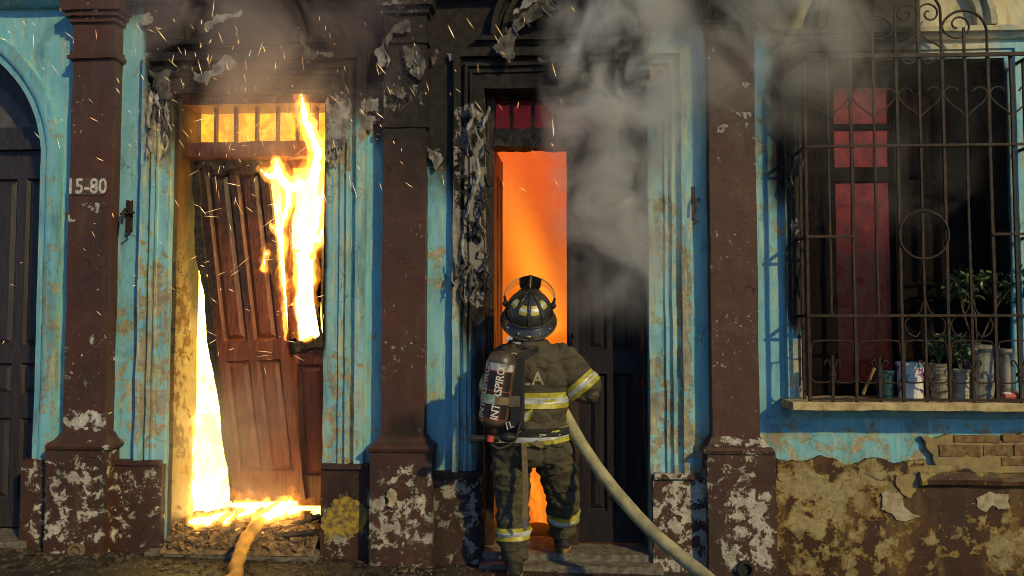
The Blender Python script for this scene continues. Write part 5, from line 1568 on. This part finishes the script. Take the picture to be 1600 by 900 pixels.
n = t.noise(t.pos(), 14, 6, .65)
t.bsdf(t.mix(t.ramp(n, .4, .65), (.05, .038, .03), (.13, .095, .06)), .38, n, .3, .004)
cylo = build('cylinder', m, t.m, app, smooth=True)
def cpatch(name, s0, s1, f0, f1, r, mat, par=cylo, k=20):
    return build(name, MB().grid(lambda a, b_: cyl(s0 + (s1 - s0) * b_, f0 + (f1 - f0) * a, r), [i / k for i in range(k + 1)], [0, .25, .5, .75, 1]), mat, par, smooth=True)
cpatch('cylinder_label', .105, L - .055, -1.9, 1.0, CRAD + .001, simple('black_label', (.022, .018, .018), .4, sc=20))
cpatch('worn_white_label', .07, .112, -1.9, 1.1, CRAD + .0016, simple('worn_white_label', (.55, .55, .56), .5, sc=26, col2=(.10, .09, .08)))
REDL = simple('red_label_line', (.36, .05, .03), .5, sc=30)
for f0 in (-1.15, -.72, -.12, .36, .98): cpatch('label_line', .115, L - .06, f0 - .02, f0 + .02, CRAD + .002, REDL, k=2)
for s in (.112, L * .5, L - .062): cpatch('label_line', s, s + .006, -1.9, 1.0, CRAD + .0022, REDL)
LETW = simple('white_label_letters', (.72, .70, .66), .5, sc=40, col2=(.5, .46, .40))
for phi in (.12, -.95):
    v, f = text_verts('INTERSPIRO', .062, .12)
    m = MB().add([cyl(L * .5 + .018 - p[0] * .93, phi - p[1] / CRAD * 1.0, CRAD + .003) for p in v], f)
    build('cylinder_lettering', m, LETW, cylo)
cpatch('cylinder_band', L * .56, L * .68, -2.2, .05, CRAD + .005, simple('green_tape', (.10, .26, .14), .6, sc=28, col2=(.42, .44, .40)))
cpatch('cylinder_strap', L * .57, L * .67, .0, 1.9, CRAD + .008, simple('tan_strap', (.20, .15, .08), .8))
c = cyl(L * .62, 1.25, CRAD + .02)
build('strap_buckle', MB().box(c.x - .03, c.x + .04, c.y - .02, c.y + .01, c.z - .035, c.z + .035), simple('buckle_metal', (.20, .16, .10), .4, metal=.6), app, bevel=.006)
# back plate and harness
bp0 = P(812, 560, -.46)
m = MB().box(bp0.x - .07, bp0.x + .03, -.475, -.435, P(812, 672, -.46).z, bp0.z)
build('back_plate', m, BLACKR, app, bevel=.012)
c = CB + ax * .035
m = MB().tube([c, c + ax * .05], [.032, .026], 12).tube([c + ax * .03 + Vector((-.09, -.01, 0)), c + ax * .03 + Vector((.05, 0, 0))], [.02, .022], 10)
build('valve', m, BLACKR, app)
build('valve_knob', MB().tube([c + ax * .01 + Vector((.0, -.03, 0)), c + ax * .045 + Vector((.0, -.035, 0))], [.022, .022], 12), simple('red_knob', (.55, .07, .03), .5), app)
build('gauge', MB().tube([c + ax * .03 + Vector((-.12, -.02, 0)), c + ax * .03 + Vector((-.085, -.02, 0))], [.026, .026], 14), WEB, app)
build('air_line', MB().tube(smooth_path([c + ax * .06, c + ax * .09 + Vector((.06, .0, 0)), c + ax * .05 + Vector((.14, .03, 0)), c + Vector((.17, .05, .06))], 5), .011, 8), BLACKR, app, smooth=True)
m = MB().ball(c + ax * .02 + Vector((.10, -.01, .0)), (.05, .035, .03), 12, 8)
build('regulator', m, BLACKR, app, wob=.004, wsc=20)
build('hook_clip', MB().tube([c + Vector((.10, -.045, .03)), c + Vector((.09, -.05, .07)), c + Vector((.11, -.05, .075)), c + Vector((.12, -.05, .04)), c + Vector((.135, -.05, .05))], .005, 6), SILV, app)
# shoulder strap and waist belt laid on the jacket
def strap(pts, half, mat, nm, off=.012, up=None):
    P3 = [on_jacket(Q(*p), off) for p in pts]
    pp = smooth_path(P3, 4)
    m = MB(); rows = []
    for i, p in enumerate(pp):
        tdir = (pp[min(i + 1, len(pp) - 1)] - pp[max(i - 1, 0)]).normalized()
        sd = tdir.cross(Vector((0, -1, 0))).normalized()
        rows.append((p + sd * half, p - sd * half))
    for i in range(len(rows) - 1):
        (a, b_), (c_, d_) = rows[i], rows[i + 1]
        th = Vector((0, .008, 0))
        m.add([a, b_, d_, c_, a + th, b_ + th, d_ + th, c_ + th], [(0, 1, 2, 3), (4, 7, 6, 5), (0, 3, 7, 4), (1, 5, 6, 2)])
    return build(nm, m, mat, app)
strap([(812, 566), (820, 556), (830, 550), (842, 548)], .032, WEB, 'shoulder_strap')
strap([(790, 560), (782, 548), (778, 543)], .03, WEB, 'shoulder_strap')
strap([(812, 662), (824, 676), (838, 684), (850, 690)], .018, simple('tan_belt', (.20, .15, .08), .8), 'waist_belt')
m = band(JB, Q(830, 676), Q(830, 664), .3, WEB, 'waist_belt', app, off=.010, ang=(math.pi * .0, math.pi * 2))
# ------------------------------------------------------------------ sparks in the air
SPARK = fire_mat('spark_glow', (1.0, .52, .14), (1.0, .7, .34), 2.2, 3.2, 30)
SPARK.cycles.emission_sampling = 'NONE'
sm = bpy.data.meshes.new('spark')
mb = MB().tube([(0, 0, -.5), (0, 0, 0), (0, 0, .5)], [.02, .12, .03], 5)
sm.from_pydata(mb.v, [], mb.f); sm.materials.append(SPARK)
rnd = random.Random(21)
def spark(px, py, y, L, ang):
    o = bpy.data.objects.new('spark', sm); COL.objects.link(o)
    o.location = P(px, py, y)
    o.rotation_euler = (rnd.uniform(-.3, .3), ang, 0)
    w_ = rnd.choice((.0045, .006, .0065, .008, .011)); o.scale = (w_, w_, L * rnd.choice((.5, 1, 1, 1.5)))
    tag(o, 'tiny glowing spark flying before the burning doorways', 'spark', 'sparks in the air')
for k in range(270):
    q = rnd.random()
    if q < .62:
        px, py = rnd.gauss(330, 150), abs(rnd.gauss(0, 190)) + rnd.uniform(0, 60)
        ang = math.radians(rnd.gauss(-35 if px < 300 else -12, 18))
    elif q < .85:
        px, py = rnd.uniform(300, 500), rnd.uniform(180, 560); ang = math.radians(rnd.gauss(80, 25))
    else:
        px, py = rnd.uniform(560, 900), rnd.uniform(0, 300); ang = math.radians(rnd.gauss(-35, 15))
    if not (0 < px < 960) or py > 700: continue
    spark(px, py, rnd.uniform(-.9, -.15), rnd.choice((.025, .04, .055, .075)) * rnd.uniform(.7, 1.2), ang)
for k in range(14): spark(rnd.uniform(0, 240), rnd.uniform(250, 700), rnd.uniform(-.7, -.2), .018, math.radians(rnd.gauss(80, 25)))

# ------------------------------------------------------------------ smoke
def smoke(name, x0, x1, y0, y1, z0, z1, dens, label, col=(.8, .8, .84), sc=2.6, th=(.45, .7), seed=0.0, stretch=(1, 1, .85), soft=(.45, .45, .4), dist=.9):
    t = NT(name + '_air')
    g = t.n('ShaderNodeTexCoord').outputs['Generated']
    sep = t.n('ShaderNodeSeparateXYZ'); t.set(sep.inputs[0], g)
    f = None
    for i, e in enumerate(soft):
        a = sep.outputs[i]
        q = t.math('MULTIPLY', t.ramp(a, 0.0, e), t.ramp(a, 1.0, 1 - e))
        f = q if f is None else t.math('MULTIPLY', f, q)
    n = t.noise(t.pos(scale=stretch, off=(seed, seed, seed)), sc, 4, .6, dist)
    d = t.math('MULTIPLY', t.math('MULTIPLY', t.ramp(n, th[0], th[1]), f), dens)
    v = t.n('ShaderNodeVolumeScatter'); v.inputs[0].default_value = (*col, 1); t.set(v.inputs['Density'], d)
    v.inputs['Anisotropy'].default_value = .1
    t.t.links.new(v.outputs[0], t.out.inputs['Volume'])
    o = build(name, MB().box(x0, x1, y0, y1, z0, z1), t.m)
    return tag(o, label, 'smoke', kind='stuff')
smoke('smoke', X(835), X(1090), -.55, .17, Z(540), Z(-200), 30.0, 'pale grey smoke pouring up over the second doorway', seed=1.7, sc=2.7, th=(.42, .64), dist=1.1, soft=(.45, .45, .6), col=(.88, .88, .9))
smoke('smoke', X(960), X(1440), -.6, -.1, Z(260), Z(-200), 7.5, 'brownish haze drifting across the top of the right pilaster', col=(.80, .74, .64), sc=2.2, seed=12.4, th=(.38, .66), dist=1.2)
smoke('smoke', X(170), X(720), -.75, -.12, Z(330), Z(-90), 2.0, 'thin mauve smoke drifting above the first doorway', col=(.80, .66, .70), sc=1.8, seed=5.1, th=(.38, .68))
smoke('smoke', X(255), X(520), -.5, .16, .12, 1.5, 1.6, 'fire-lit haze low in the first doorway', col=(.85, .7, .6), sc=3.0, seed=3.3, th=(.30, .6))
smoke('smoke', X(1180), X(1590), -.48, .16, Z(480), Z(-90), 2.4, 'dark smoke hanging in front of the grilled window', col=(.20, .19, .175), sc=2.4, seed=9.3, th=(.40, .66))
